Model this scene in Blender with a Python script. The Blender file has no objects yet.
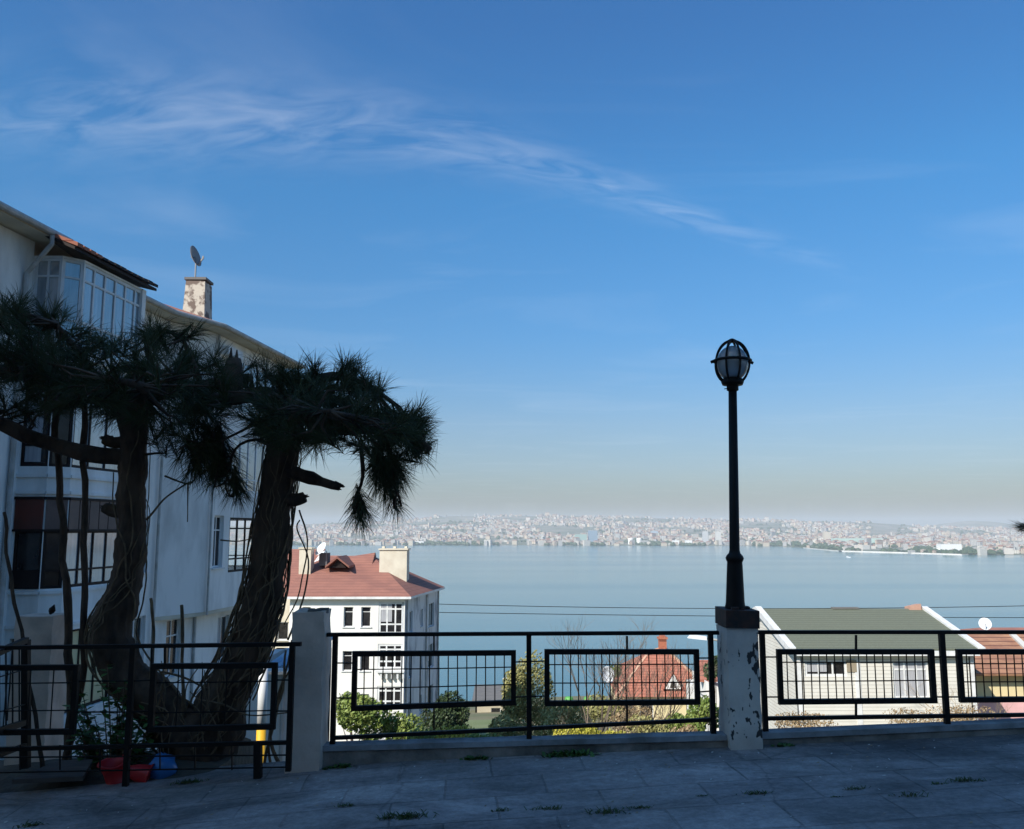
import bpy, math, random
import numpy as np
from mathutils import Vector, Matrix, noise
R = math.radians
random.seed(7); rng = np.random.default_rng(7)
C = bpy.context.scene

# ------------------------------------------------------------ camera
EYE = 1.6; F = 860.0; TH = R(7.6); CX = 512.0; CY = 414.5
cam = bpy.data.cameras.new('camera'); camo = bpy.data.objects.new('camera', cam)
C.collection.objects.link(camo); C.camera = camo
camo.location = (0, 0, EYE); camo.rotation_euler = (R(90) + TH, 0, 0)
cam.sensor_width = 36; cam.lens = 36 * F / 1024; cam.clip_start = .05; cam.clip_end = 90000

def P(u, v, Y):
    """point seen at picture position u,v that lies Y metres ahead"""
    dy = F * math.cos(TH) - (CY - v) * math.sin(TH)
    dz = F * math.sin(TH) + (CY - v) * math.cos(TH)
    return Vector(((u - CX) / dy * Y, Y, EYE + dz / dy * Y))

# ------------------------------------------------------------ sun and sky
SUN_AZ = Vector((-0.64, -0.77, 0)).normalized(); SUN_EL = R(38)
sdir = Vector((SUN_AZ.x * math.cos(SUN_EL), SUN_AZ.y * math.cos(SUN_EL), math.sin(SUN_EL)))
sl = bpy.data.lights.new('sun', 'SUN'); sl.energy = 4.8; sl.angle = R(.5); sl.color = (1, .93, .82)
so = bpy.data.objects.new('sun', sl); C.collection.objects.link(so)
so.rotation_euler = sdir.to_track_quat('Z', 'Y').to_euler()

w = bpy.data.worlds.new('World'); C.world = w; w.use_nodes = True
nt = w.node_tree; N = nt.nodes; L = nt.links; N.clear()
def nd(t, **k):
    n = N.new(t)
    for a, b in k.items(): setattr(n, a, b)
    return n
def mth(op, a, b=None, c=None, clamp=False):
    n = N.new('ShaderNodeMath'); n.operation = op; n.use_clamp = clamp
    for i, x in enumerate((a, b, c)):
        if x is None: continue
        if isinstance(x, (int, float)): n.inputs[i].default_value = x
        else: L.new(x, n.inputs[i])
    return n.outputs[0]
sky = nd('ShaderNodeTexSky', sky_type='NISHITA', sun_disc=False, sun_elevation=SUN_EL, altitude=0,
         air_density=1.0, dust_density=1.2, ozone_density=3.0)
sky.sun_rotation = math.atan2(SUN_AZ.x, SUN_AZ.y)
bg = nd('ShaderNodeBackground'); bg.inputs[1].default_value = .125
outw = nd('ShaderNodeOutputWorld')
tc = nd('ShaderNodeTexCoord'); sp = nd('ShaderNodeSeparateXYZ'); L.new(tc.outputs['Generated'], sp.inputs[0])
zz = mth('MAXIMUM', sp.outputs[2], .03)
cx = mth('DIVIDE', sp.outputs[0], zz); cy = mth('DIVIDE', sp.outputs[1], zz)
sq = mth('ADD', cx, .22)
y0 = mth('MULTIPLY_ADD', mth('ADD', sq, mth('SQRT', mth('MULTIPLY_ADD', sq, sq, .10))), .415, 1.975)
dd = mth('SUBTRACT', cy, y0)
wd = mth('MULTIPLY_ADD', mth('MINIMUM', mth('MAXIMUM', mth('MULTIPLY', cx, -1), -.6), .8), .09, .15)
q = mth('DIVIDE', dd, wd)
band = mth('POWER', 2.718, mth('MULTIPLY', mth('MULTIPLY', q, q), -1))
edge = mth('MULTIPLY', mth('SUBTRACT', 1.5, cx, clamp=True), mth('ADD', cx, 1.9, clamp=True))
comb = nd('ShaderNodeCombineXYZ')
L.new(mth('MULTIPLY', cx, 1.6), comb.inputs[0]); L.new(mth('MULTIPLY_ADD', cx, 1.2, mth('MULTIPLY', dd, 3.6)), comb.inputs[1])
nz = nd('ShaderNodeTexNoise'); nz.inputs['Scale'].default_value = 2.6; nz.inputs['Detail'].default_value = 9
nz.inputs['Roughness'].default_value = .56; nz.inputs['Distortion'].default_value = .9; L.new(comb.outputs[0], nz.inputs['Vector'])
wisp = mth('MULTIPLY', mth('SUBTRACT', nz.outputs[0], .36), 2.6, clamp=True)
c1 = mth('MULTIPLY', mth('MULTIPLY', band, edge), mth('MULTIPLY', wisp, .18))
comb2 = nd('ShaderNodeCombineXYZ'); L.new(mth('MULTIPLY', cx, .5), comb2.inputs[0]); L.new(mth('MULTIPLY', cy, .9), comb2.inputs[1])
nz2 = nd('ShaderNodeTexNoise'); nz2.inputs['Scale'].default_value = 1.3; nz2.inputs['Detail'].default_value = 7
nz2.inputs['Roughness'].default_value = .55; nz2.inputs['Distortion'].default_value = .8; L.new(comb2.outputs[0], nz2.inputs['Vector'])
c2 = mth('MULTIPLY', mth('SUBTRACT', nz2.outputs[0], .52, clamp=True), .3)
cf = mth('ADD', c1, c2, clamp=True)
# tint: slightly deeper blue than the raw sky model
tint = nd('ShaderNodeMix', data_type='RGBA', blend_type='MULTIPLY'); tint.inputs['Factor'].default_value = 1
# thin haze layer low in the sky: the clear-air model is dimmed and greyed by height above the horizon
cr_ = nd('ShaderNodeValToRGB'); L.new(sp.outputs[2], cr_.inputs[0]); e_ = cr_.color_ramp.elements
e_[0].position = 0; e_[0].color = (.48, .48, .50, 1); e_[1].position = 1; e_[1].color = (.40, .76, 1, 1)
for p_, c_ in ((.03, (.455, .44, .43, 1)), (.07, (.52, .54, .585, 1)), (.12, (.55, .61, .67, 1)), (.22, (.42, .70, .84, 1)), (.37, (.37, .82, .99, 1)), (.53, (.38, .77, 1, 1))):
    x_ = e_.new(p_); x_.color = c_
L.new(cr_.outputs[0], tint.inputs['B'])
hs = nd('ShaderNodeHueSaturation'); hs.inputs['Saturation'].default_value = 1.12; L.new(sky.outputs[0], hs.inputs['Color']); L.new(hs.outputs[0], tint.inputs['A'])
mixc = nd('ShaderNodeMix', data_type='RGBA'); L.new(cf, mixc.inputs['Factor'])
L.new(tint.outputs['Result'], mixc.inputs['A']); mixc.inputs['B'].default_value = (6.6, 6.9, 7.3, 1)
L.new(mixc.outputs['Result'], bg.inputs[0]); L.new(bg.outputs[0], outw.inputs[0])

C.view_settings.view_transform = 'Standard'; C.view_settings.look = 'None'
C.view_settings.exposure = 0.4; C.view_settings.gamma = 1; C.view_settings.use_curve_mapping = False
C.render.engine = 'CYCLES'
try:
    C.cycles.max_bounces = 6; C.cycles.volume_bounces = 1; C.cycles.transparent_max_bounces = 12
except Exception: pass

# ------------------------------------------------------------ materials
def mat(name, col, rough=.8, col2=None, scale=3.0, bump=0, bscale=None, metal=0, spec=.5, stretch=(1, 1, 1), lo=.35, hi=.65, detail=6, rot=0):
    m = bpy.data.materials.new(name); m.use_nodes = True
    t = m.node_tree; b = t.nodes['Principled BSDF']
    b.inputs['Base Color'].default_value = (*col, 1); b.inputs['Roughness'].default_value = rough
    b.inputs['Metallic'].default_value = metal; b.inputs['Specular IOR Level'].default_value = spec
    tc = t.nodes.new('ShaderNodeTexCoord'); mp = t.nodes.new('ShaderNodeMapping')
    mp.inputs['Scale'].default_value = stretch; mp.inputs['Rotation'].default_value = (0, 0, rot)
    t.links.new(tc.outputs['Object'], mp.inputs[0])
    if col2 is not None:
        n = t.nodes.new('ShaderNodeTexNoise'); n.inputs['Scale'].default_value = scale; n.inputs['Detail'].default_value = detail
        n.inputs['Roughness'].default_value = .6
        r = t.nodes.new('ShaderNodeMapRange'); r.inputs[1].default_value = lo; r.inputs[2].default_value = hi
        x = t.nodes.new('ShaderNodeMix'); x.data_type = 'RGBA'
        x.inputs['A'].default_value = (*col, 1); x.inputs['B'].default_value = (*col2, 1)
        t.links.new(mp.outputs[0], n.inputs['Vector']); t.links.new(n.outputs[0], r.inputs[0])
        t.links.new(r.outputs[0], x.inputs['Factor']); t.links.new(x.outputs['Result'], b.inputs['Base Color'])
    if bump:
        n = t.nodes.new('ShaderNodeTexNoise'); n.inputs['Scale'].default_value = bscale or scale * 6; n.inputs['Detail'].default_value = 8
        bp = t.nodes.new('ShaderNodeBump'); bp.inputs['Strength'].default_value = 1; bp.inputs['Distance'].default_value = bump
        t.links.new(mp.outputs[0], n.inputs['Vector']); t.links.new(n.outputs[0], bp.inputs['Height']); t.links.new(bp.outputs[0], b.inputs['Normal'])
    return m

def banded(m, axis, period, depth, dark=None, duty=.08, offset=0):
    """add grooves repeating along an object axis (siding, roof courses)"""
    t = m.node_tree; b = t.nodes['Principled BSDF']
    tc = t.nodes.new('ShaderNodeTexCoord'); s = t.nodes.new('ShaderNodeSeparateXYZ'); t.links.new(tc.outputs['Object'], s.inputs[0])
    a = t.nodes.new('ShaderNodeMath'); a.operation = 'MULTIPLY_ADD'; a.inputs[1].default_value = 1 / period; a.inputs[2].default_value = offset
    t.links.new(s.outputs[axis], a.inputs[0])
    f = t.nodes.new('ShaderNodeMath'); f.operation = 'FRACT'; t.links.new(a.outputs[0], f.inputs[0])
    bp = t.nodes.new('ShaderNodeBump'); bp.inputs['Distance'].default_value = depth; t.links.new(f.outputs[0], bp.inputs['Height'])
    if b.inputs['Normal'].is_linked: t.links.new(b.inputs['Normal'].links[0].from_socket, bp.inputs['Normal'])
    t.links.new(bp.outputs[0], b.inputs['Normal'])
    if dark:
        g = t.nodes.new('ShaderNodeMath'); g.operation = 'LESS_THAN'; g.inputs[1].default_value = duty; t.links.new(f.outputs[0], g.inputs[0])
        x = t.nodes.new('ShaderNodeMix'); x.data_type = 'RGBA'; t.links.new(g.outputs[0], x.inputs['Factor'])
        if b.inputs['Base Color'].is_linked: t.links.new(b.inputs['Base Color'].links[0].from_socket, x.inputs['A'])
        else: x.inputs['A'].default_value = b.inputs['Base Color'].default_value
        x.inputs['B'].default_value = (*dark, 1); t.links.new(x.outputs['Result'], b.inputs['Base Color'])
    return m

M = {}
M['black'] = mat('black_paint', (.007, .007, .007), .55, (.016, .011, .009), 9, spec=.2, bump=.0015, bscale=60)
M['black_rust'] = mat('rusty_black', (.02, .016, .015), .75, (.07, .03, .02), 12, bump=.003, bscale=50)
M['pillar'] = mat('pillar_plaster', (.74, .58, .48), .92, (.36, .29, .24), 2.2, bump=.006, bscale=18, lo=.42, hi=.72)
M['pillar_w'] = mat('pillar_whitewash', (.55, .57, .6), .85, (.34, .34, .34), 3.5, bump=.006, bscale=15, lo=.45, hi=.7)
M['coping'] = mat('worn_coping', (.34, .35, .37), .9, (.16, .16, .16), 4, bump=.006, bscale=18)
M['concrete'] = mat('concrete', (.34, .30, .27), .95, (.10, .09, .08), 3.5, bump=.008, bscale=20)
M['wall_dark'] = mat('retaining_concrete', (.3, .29, .27), .95, (.18, .18, .17), 1.2, bump=.01)
M['stucco'] = mat('stucco', (.84, .83, .81), .9, (.50, .49, .47), .9, bump=.004, bscale=25, lo=.42, hi=.8, stretch=(1.6, 1.6, .45), detail=10)
M['stucco_warm'] = mat('stucco_warm', (.68, .62, .5), .9, (.52, .46, .36), .8, bump=.004, bscale=25)
M['white_wall'] = mat('white_wall', (.82, .81, .78), .85, (.72, .70, .67), .5, bump=.003, bscale=20, stretch=(1, 1, .4))
M['white_wall_grey'] = mat('blotchy_grey_wall', (.62, .64, .66), .9, (.25, .27, .3), 1.4, lo=.5, hi=.68, stretch=(1, 1, .35))  # greyer, blotchier than white_wall; on the right side and back
M['trim'] = mat('white_trim', (.75, .76, .76), .5, (.6, .6, .6), 2)
M['gutter'] = mat('gutter_metal', (.5, .5, .5), .55, (.34, .33, .3), 3)
M['glass'] = mat('window_glass', (.02, .025, .03), .05, spec=1.0)
M['glass_blue'] = mat('window_glass_curtained', (.12, .16, .19), .05, (.3, .34, .38), 1.3, spec=1.0, stretch=(3, 3, .3))
M['glass_blue'].node_tree.nodes['Principled BSDF'].inputs['IOR'].default_value = 2.1
M['glass_dark'] = mat('window_dark', (.008, .008, .01), .12, (.03, .028, .028), 2.5, spec=.4)
M['curtain'] = mat('curtain', (.45, .46, .48), .9, (.3, .3, .33), 2, stretch=(8, 8, .3))
M['brown'] = mat('brown_panel', (.16, .10, .085), .6, (.11, .07, .06), 2)
M['redbrown'] = mat('red_brown_panel', (.13, .022, .012), .6, (.08, .02, .012), 2)
M['darkframe'] = mat('dark_frame', (.02, .012, .011), .6, spec=.2)
M['tile'] = mat('red_tile', (.31, .135, .10), .85, (.25, .11, .085), 1.1, bump=.01, bscale=8)
banded(M['tile'], 2, .16, .03, (.2, .085, .065), .12)
M['tile_red'] = mat('bright_red_tile', (.46, .17, .11), .85, (.34, .13, .085), 1.5, bump=.01, bscale=8)
banded(M['tile_red'], 2, .17, .03, (.2, .05, .03), .14)
M['tile_brown'] = mat('brown_tile', (.40, .21, .12), .85, (.28, .13, .08), 1.4)
banded(M['tile_brown'], 2, .13, .04, (.16, .07, .045), .22)
M['roof_green'] = mat('green_shingle', (.15, .165, .12), .9, (.12, .13, .095), 14, bump=.01, bscale=40)
banded(M['roof_green'], 2, .07, .012, (.085, .10, .07), .15)
M['siding'] = mat('siding', (.80, .78, .72), .75, (.74, .71, .65), 1)
banded(M['siding'], 2, .16, .02, (.48, .46, .41), .13)
M['cream'] = mat('cream_wall', (.72, .62, .36), .85, (.62, .52, .3), .8)
M['pink'] = mat('pink_wall', (.72, .42, .42), .85, (.6, .36, .36), .8)
M['grey_roof'] = mat('grey_roof', (.16, .15, .14), .85, (.12, .115, .11), 1.5)
M['beige'] = mat('beige_wall', (.5, .43, .31), .9, (.42, .36, .26), .7, bump=.003)
M['chimney_cream'] = mat('cream_chimney', (.66, .61, .5), .9, (.56, .5, .4), 1.2)
M['chimney'] = mat('flaking_chimney', (.5, .45, .38), .9, (.16, .12, .10), 2.6, lo=.48, hi=.56, bump=.01)
M['brick'] = mat('brick', (.42, .15, .08), .9, (.32, .11, .07), 6)
M['bark'] = mat('bark', (.12, .075, .048), .95, (.035, .02, .013), 7, bump=.03, bscale=14, stretch=(1, 1, .35))
M['vine'] = mat('vine_stem', (.22, .145, .08), .9, (.09, .06, .035), 12, bump=.004)
M['twig'] = mat('bare_twig', (.2, .16, .12), .9, (.12, .09, .07), 4)
M['needle'] = mat('pine_needles', (.03, .04, .010), .75, (.045, .055, .012), 2.0)
M['needle_dry'] = mat('dry_needles', (.22, .13, .06), .7)
def leafmat(name, a, b, sc=1.6):
    m = mat(name, a, .6, b, sc, lo=.4, hi=.6); m.node_tree.nodes['Principled BSDF'].inputs['Subsurface Weight'].default_value = 0
    return m
M['leaf'] = leafmat('leaves_green', (.13, .20, .04), (.24, .29, .07))
M['leaf_dark'] = leafmat('leaves_dark', (.03, .055, .022), (.055, .085, .03))
M['leaf_olive'] = leafmat('leaves_olive', (.21, .21, .07), (.31, .29, .11))
M['leaf_yellow'] = leafmat('leaves_yellow', (.30, .30, .035), (.42, .38, .05))
M['leaf_ivy'] = leafmat('leaves_fresh', (.04, .10, .02), (.08, .17, .035), 8)
M['leaf_brown'] = leafmat('leaves_dry', (.22, .15, .08), (.34, .25, .14))
M['grass'] = leafmat('grass_blades', (.05, .09, .02), (.09, .12, .03), 5)
M['terrain'] = mat('terrain', (.10, .12, .045), .95, (.2, .17, .10), .12, bump=.05, bscale=1.5)
M['lawn'] = mat('lawn', (.13, .17, .06), .95, (.17, .2, .09), .3)
M['soil'] = mat('soil', (.06, .05, .04), .95, (.10, .085, .06), 4, bump=.03, bscale=12)
M['red_plastic'] = mat('red_plastic', (.55, .02, .025), .4)
M['blue_plastic'] = mat('blue_plastic', (.03, .16, .42), .35)
M['wood'] = mat('weathered_wood', (.14, .12, .11), .9, (.09, .075, .065), 3, stretch=(1, 8, 1), bump=.004)
M['yellow'] = mat('yellow_paint', (.75, .42, .02), .5)
M['white_metal'] = mat('white_metal', (.7, .72, .74), .5)
M['blue_roof'] = mat('blue_sheet', (.12, .24, .4), .4, (.3, .42, .52), 1.2)
M['dish'] = mat('dish', (.62, .62, .62), .5, (.5, .5, .5), 4)
M['dish_grey'] = mat('dish_grey', (.25, .25, .26), .6)
M['green_plastic'] = mat('green_plastic', (.10, .34, .07), .5)
M['asphalt'] = mat('asphalt', (.06, .06, .06), .9, (.045, .045, .045), 3)

def globe_mat():
    m = mat('opal_glass', (.42, .45, .48), .25, spec=.6)
    b = m.node_tree.nodes['Principled BSDF']; b.inputs['Transmission Weight'].default_value = .35
    return m
M['globe'] = globe_mat()
def clear_mat():
    m = bpy.data.materials.new('clear_pane'); m.use_nodes = True; t = m.node_tree
    b = t.nodes['Principled BSDF']; o = t.nodes['Material Output']
    tr = t.nodes.new('ShaderNodeBsdfTransparent'); gl = t.nodes.new('ShaderNodeBsdfGlossy'); gl.inputs['Roughness'].default_value = .03
    fr0 = t.nodes.new('ShaderNodeLayerWeight'); fr0.inputs['Blend'].default_value = .35; fr = t.nodes.new('ShaderNodeMath'); fr.operation = 'MULTIPLY'; fr.inputs[1].default_value = .22; t.links.new(fr0.outputs['Facing'], fr.inputs[0]); mx = t.nodes.new('ShaderNodeMixShader')
    t.nodes.remove(b); t.links.new(fr.outputs[0], mx.inputs[0]); t.links.new(tr.outputs[0], mx.inputs[1]); t.links.new(gl.outputs[0], mx.inputs[2])
    t.links.new(mx.outputs[0], o.inputs[0]); return m
M['clear'] = clear_mat()

def pavement_mat():
    m = mat('paving', (.42, .37, .35), .88, (.24, .21, .19), 1.1, bump=.006, bscale=30, lo=.35, hi=.7)
    t = m.node_tree; b = t.nodes['Principled BSDF']
    tc = t.nodes.new('ShaderNodeTexCoord'); mp = t.nodes.new('ShaderNodeMapping'); mp.inputs['Rotation'].default_value = (0, 0, R(-4))
    t.links.new(tc.outputs['Object'], mp.inputs[0])
    dn = t.nodes.new('ShaderNodeTexNoise'); dn.inputs['Scale'].default_value = 2.5; dn.inputs['Detail'].default_value = 5
    t.links.new(mp.outputs[0], dn.inputs['Vector'])
    ad = t.nodes.new('ShaderNodeVectorMath'); ad.operation = 'MULTIPLY_ADD'; ad.inputs[1].default_value = (.05, .05, 0)
    t.links.new(dn.outputs['Color'], ad.inputs[0]); t.links.new(mp.outputs[0], ad.inputs[2])
    br = t.nodes.new('ShaderNodeTexBrick'); br.inputs['Scale'].default_value = 1; br.inputs['Brick Width'].default_value = .62
    br.inputs['Row Height'].default_value = .42; br.inputs['Mortar Size'].default_value = .007; br.inputs['Mortar Smooth'].default_value = .4
    br.inputs['Color1'].default_value = (1, 1, 1, 1); br.inputs['Color2'].default_value = (.5, .51, .53, 1); br.inputs['Mortar'].default_value = (.28, .28, .28, 1)
    t.links.new(ad.outputs[0], br.inputs['Vector'])
    # worn: many joints are filled with dust
    wn = t.nodes.new('ShaderNodeTexNoise'); wn.inputs['Scale'].default_value = 1.3; t.links.new(mp.outputs[0], wn.inputs['Vector'])
    wr = t.nodes.new('ShaderNodeMapRange'); wr.inputs[1].default_value = .4; wr.inputs[2].default_value = .6; wr.inputs[3].default_value = .15; wr.inputs[4].default_value = .6
    t.links.new(wn.outputs[0], wr.inputs[0])
    x = t.nodes.new('ShaderNodeMix'); x.data_type = 'RGBA'; x.blend_type = 'MULTIPLY'
    t.links.new(wr.outputs[0], x.inputs['Factor'])
    t.links.new(b.inputs['Base Color'].links[0].from_socket, x.inputs['A']); t.links.new(br.outputs['Color'], x.inputs['B'])
    # cracks
    vo = t.nodes.new('ShaderNodeTexVoronoi'); vo.feature = 'DISTANCE_TO_EDGE'; vo.inputs['Scale'].default_value = .4
    ad2 = t.nodes.new('ShaderNodeVectorMath'); ad2.operation = 'MULTIPLY_ADD'; ad2.inputs[1].default_value = (.35, .35, 0)
    t.links.new(dn.outputs['Color'], ad2.inputs[0]); t.links.new(mp.outputs[0], ad2.inputs[2]); t.links.new(ad2.outputs[0], vo.inputs['Vector'])
    cr = t.nodes.new('ShaderNodeMapRange'); cr.inputs[1].default_value = .001; cr.inputs[2].default_value = .005; cr.inputs[3].default_value = .75; cr.inputs[4].default_value = 1
    t.links.new(vo.outputs['Distance'], cr.inputs[0])
    x2 = t.nodes.new('ShaderNodeMix'); x2.data_type = 'RGBA'; x2.blend_type = 'MULTIPLY'; x2.inputs['Factor'].default_value = 1
    t.links.new(x.outputs['Result'], x2.inputs['A']); t.links.new(cr.outputs[0], x2.inputs['B'])
    pn = t.nodes.new('ShaderNodeTexNoise'); pn.inputs['Scale'].default_value = .55; pn.inputs['Detail'].default_value = 10; pn.inputs['Roughness'].default_value = .72; pn.inputs['Distortion'].default_value = .6
    mp3 = t.nodes.new('ShaderNodeMapping'); mp3.inputs['Scale'].default_value = (1, 2.2, 1); t.links.new(tc.outputs['Object'], mp3.inputs[0]); t.links.new(mp3.outputs[0], pn.inputs['Vector'])
    pr_ = t.nodes.new('ShaderNodeMapRange'); pr_.inputs[1].default_value = .36; pr_.inputs[2].default_value = .62; pr_.inputs[3].default_value = .42; pr_.inputs[4].default_value = 1.35
    t.links.new(pn.outputs[0], pr_.inputs[0])
    x3 = t.nodes.new('ShaderNodeMix'); x3.data_type = 'RGBA'; x3.blend_type = 'MULTIPLY'; x3.inputs['Factor'].default_value = 1
    t.links.new(x2.outputs['Result'], x3.inputs['A']); t.links.new(pr_.outputs[0], x3.inputs['B'])
    fn = t.nodes.new('ShaderNodeTexNoise'); fn.inputs['Scale'].default_value = 22; fn.inputs['Detail'].default_value = 8; fn.inputs['Roughness'].default_value = .8
    t.links.new(tc.outputs['Object'], fn.inputs['Vector'])
    fr = t.nodes.new('ShaderNodeMapRange'); fr.inputs[1].default_value = .35; fr.inputs[2].default_value = .65; fr.inputs[3].default_value = .7; fr.inputs[4].default_value = 1.2; t.links.new(fn.outputs[0], fr.inputs[0])
    x4 = t.nodes.new('ShaderNodeMix'); x4.data_type = 'RGBA'; x4.blend_type = 'MULTIPLY'; x4.inputs['Factor'].default_value = 1
    t.links.new(x3.outputs['Result'], x4.inputs['A']); t.links.new(fr.outputs[0], x4.inputs['B'])
    t.links.new(x4.outputs['Result'], b.inputs['Base Color'])
    bp = t.nodes.new('ShaderNodeBump'); bp.inputs['Distance'].default_value = .012; bp.invert = True
    t.links.new(br.outputs['Fac'], bp.inputs['Height']); t.links.new(b.inputs['Normal'].links[0].from_socket, bp.inputs['Normal'])
    t.links.new(bp.outputs[0], b.inputs['Normal'])
    return m
M['pavement'] = pavement_mat()

def sea_mat():
    m = bpy.data.materials.new('sea_water'); m.use_nodes = True; t = m.node_tree; b = t.nodes['Principled BSDF']
    b.inputs['Base Color'].default_value = (.075, .165, .18, 1); b.inputs['IOR'].default_value = 1.33
    tc = t.nodes.new('ShaderNodeTexCoord'); mp = t.nodes.new('ShaderNodeMapping'); mp.inputs['Scale'].default_value = (.0006, .0042, 1)
    t.links.new(tc.outputs['Object'], mp.inputs[0])
    n = t.nodes.new('ShaderNodeTexNoise'); n.inputs['Scale'].default_value = 1; n.inputs['Detail'].default_value = 6; n.inputs['Distortion'].default_value = .5
    t.links.new(mp.outputs[0], n.inputs['Vector'])
    r = t.nodes.new('ShaderNodeMapRange'); r.inputs[1].default_value = .42; r.inputs[2].default_value = .6; r.inputs[3].default_value = .13; r.inputs[4].default_value = .16
    t.links.new(n.outputs[0], r.inputs[0]); t.links.new(r.outputs[0], b.inputs['Roughness'])
    wv = t.nodes.new('ShaderNodeTexNoise'); wv.inputs['Scale'].default_value = .35; wv.inputs['Detail'].default_value = 6
    mp2 = t.nodes.new('ShaderNodeMapping'); mp2.inputs['Scale'].default_value = (.5, 1, 1); t.links.new(tc.outputs['Object'], mp2.inputs[0]); t.links.new(mp2.outputs[0], wv.inputs['Vector'])
    bp = t.nodes.new('ShaderNodeBump'); bp.inputs['Distance'].default_value = .5; t.links.new(wv.outputs[0], bp.inputs['Height'])
    r2 = t.nodes.new('ShaderNodeMapRange'); r2.inputs[1].default_value = .42; r2.inputs[2].default_value = .62; r2.inputs[3].default_value = .07; r2.inputs[4].default_value = .13
    t.links.new(n.outputs[0], r2.inputs[0]); t.links.new(r2.outputs[0], bp.inputs['Strength'])
    t.links.new(bp.outputs[0], b.inputs['Normal'])
    return m
M['sea'] = sea_mat()

# ------------------------------------------------------------ mesh helpers
class MB:
    def __init__(s): s.v = []; s.f = []; s.m = []
    def poly(s, pts, mi=0):
        k = len(s.v); s.v += [tuple(p) for p in pts]; s.f.append(tuple(range(k, k + len(pts)))); s.m.append(mi)
    def box(s, lo, hi, mi=0):
        x0, y0, z0 = lo; x1, y1, z1 = hi
        s.hexa([(x0, y0, z0), (x1, y0, z0), (x1, y1, z0), (x0, y1, z0), (x0, y0, z1), (x1, y0, z1), (x1, y1, z1), (x0, y1, z1)], mi)
    def hexa(s, p, mi=0):
        k = len(s.v); s.v += [tuple(a) for a in p]
        for f in ((3, 2, 1, 0), (4, 5, 6, 7), (0, 1, 5, 4), (1, 2, 6, 5), (2, 3, 7, 6), (3, 0, 4, 7)):
            s.f.append(tuple(k + i for i in f)); s.m.append(mi)
    def bar(s, a, b, w, h=None, mi=0, up=Vector((0, 0, 1))):
        a = Vector(a); b = Vector(b); h = h or w; d = (b - a).normalized()
        if abs(d.dot(up)) > .95: up = Vector((0, 1, 0))
        x = d.cross(up).normalized() * (w / 2); y = x.cross(d).normalized() * (h / 2)
        s.hexa([a - x - y, a + x - y, b + x - y, b - x - y, a - x + y, a + x + y, b + x + y, b - x + y], mi)
    def prism(s, poly, z0, z1, mi=0, cap=True):
        n = len(poly); k = len(s.v)
        s.v += [(p[0], p[1], z0) for p in poly] + [(p[0], p[1], z1) for p in poly]
        for i in range(n):
            j = (i + 1) % n; s.f.append((k + i, k + j, k + n + j, k + n + i)); s.m.append(mi)
        if cap:
            s.f.append(tuple(k + n + i for i in range(n))); s.m.append(mi)
            s.f.append(tuple(k + i for i in reversed(range(n)))); s.m.append(mi)
    def tube(s, path, rad, n=6, mi=0, lump=0, cap=True, seed=0):
        path = [Vector(p) for p in path]
        if isinstance(rad, (int, float)): rad = [rad] * len(path)
        k = len(s.v); prev = Vector((0, 0, 1)) if abs((path[1] - path[0]).normalized().z) < .9 else Vector((1, 0, 0))
        for i, p in enumerate(path):
            d = (path[min(i + 1, len(path) - 1)] - path[max(i - 1, 0)]).normalized()
            x = (prev - d * prev.dot(d)).normalized(); y = d.cross(x); prev = x
            for j in range(n):
                a = 2 * math.pi * j / n; o = x * math.cos(a) + y * math.sin(a); r = rad[i]
                if lump: r *= 1 + lump * (.7 * noise.noise((p + o * r) * 4.5 + Vector((seed, 0, 0))) + .4 * noise.noise((p + o * r) * 16) + (.55 * (abs(noise.noise(Vector(((p.x + o.x * r) * 24, (p.y + o.y * r) * 24, (p.z + o.z * r) * 9)))) - .2) if n > 30 else 0))
                s.v.append(tuple(p + o * r))
        for i in range(len(path) - 1):
            for j in range(n):
                j2 = (j + 1) % n
                s.f.append((k + i * n + j, k + i * n + j2, k + (i + 1) * n + j2, k + (i + 1) * n + j)); s.m.append(mi)
        if cap:
            s.f.append(tuple(k + j for j in reversed(range(n)))); s.m.append(mi)
            s.f.append(tuple(k + (len(path) - 1) * n + j for j in range(n))); s.m.append(mi)
    def lathe(s, prof, c, n=24, mi=0):
        c = Vector(c); k = len(s.v)
        for r, z in prof:
            for j in range(n):
                a = 2 * math.pi * j / n; s.v.append((c.x + r * math.cos(a), c.y + r * math.sin(a), c.z + z))
        for i in range(len(prof) - 1):
            for j in range(n):
                j2 = (j + 1) % n
                s.f.append((k + i * n + j, k + i * n + j2, k + (i + 1) * n + j2, k + (i + 1) * n + j)); s.m.append(mi)
        s.f.append(tuple(k + j for j in reversed(range(n)))); s.m.append(mi)
        s.f.append(tuple(k + (len(prof) - 1) * n + j for j in range(n))); s.m.append(mi)
    def build(s, name, mats, parent=None, origin=None, smooth=False, tf=None):
        if not isinstance(mats, (list, tuple)): mats = [mats]
        if parent is not None:
            r = parent
            while r.parent: r = r.parent
            o = Vector(r.location)
        else: o = Vector(origin) if origin is not None else Vector((0, 0, 0))
        me = bpy.data.meshes.new(name)
        vs = s.v if tf is None else [tuple(tf @ Vector(p)) for p in s.v]
        me.from_pydata([(a - o.x, b - o.y, c - o.z) for a, b, c in vs], [], s.f)
        for m_ in mats: me.materials.append(m_)
        me.polygons.foreach_set('material_index', s.m)
        if smooth: me.polygons.foreach_set('use_smooth', [True] * len(s.f))
        me.update()
        ob = bpy.data.objects.new(name, me); C.collection.objects.link(ob)
        if parent is not None: ob.parent = parent
        else: ob.location = o
        return ob
def thing(name, label, cat, loc, group=None):
    o = bpy.data.objects.new(name, None); C.collection.objects.link(o); o.location = loc; o.empty_display_size = .2
    o['label'] = label; o['category'] = cat
    if group: o['group'] = group
    return o
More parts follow.
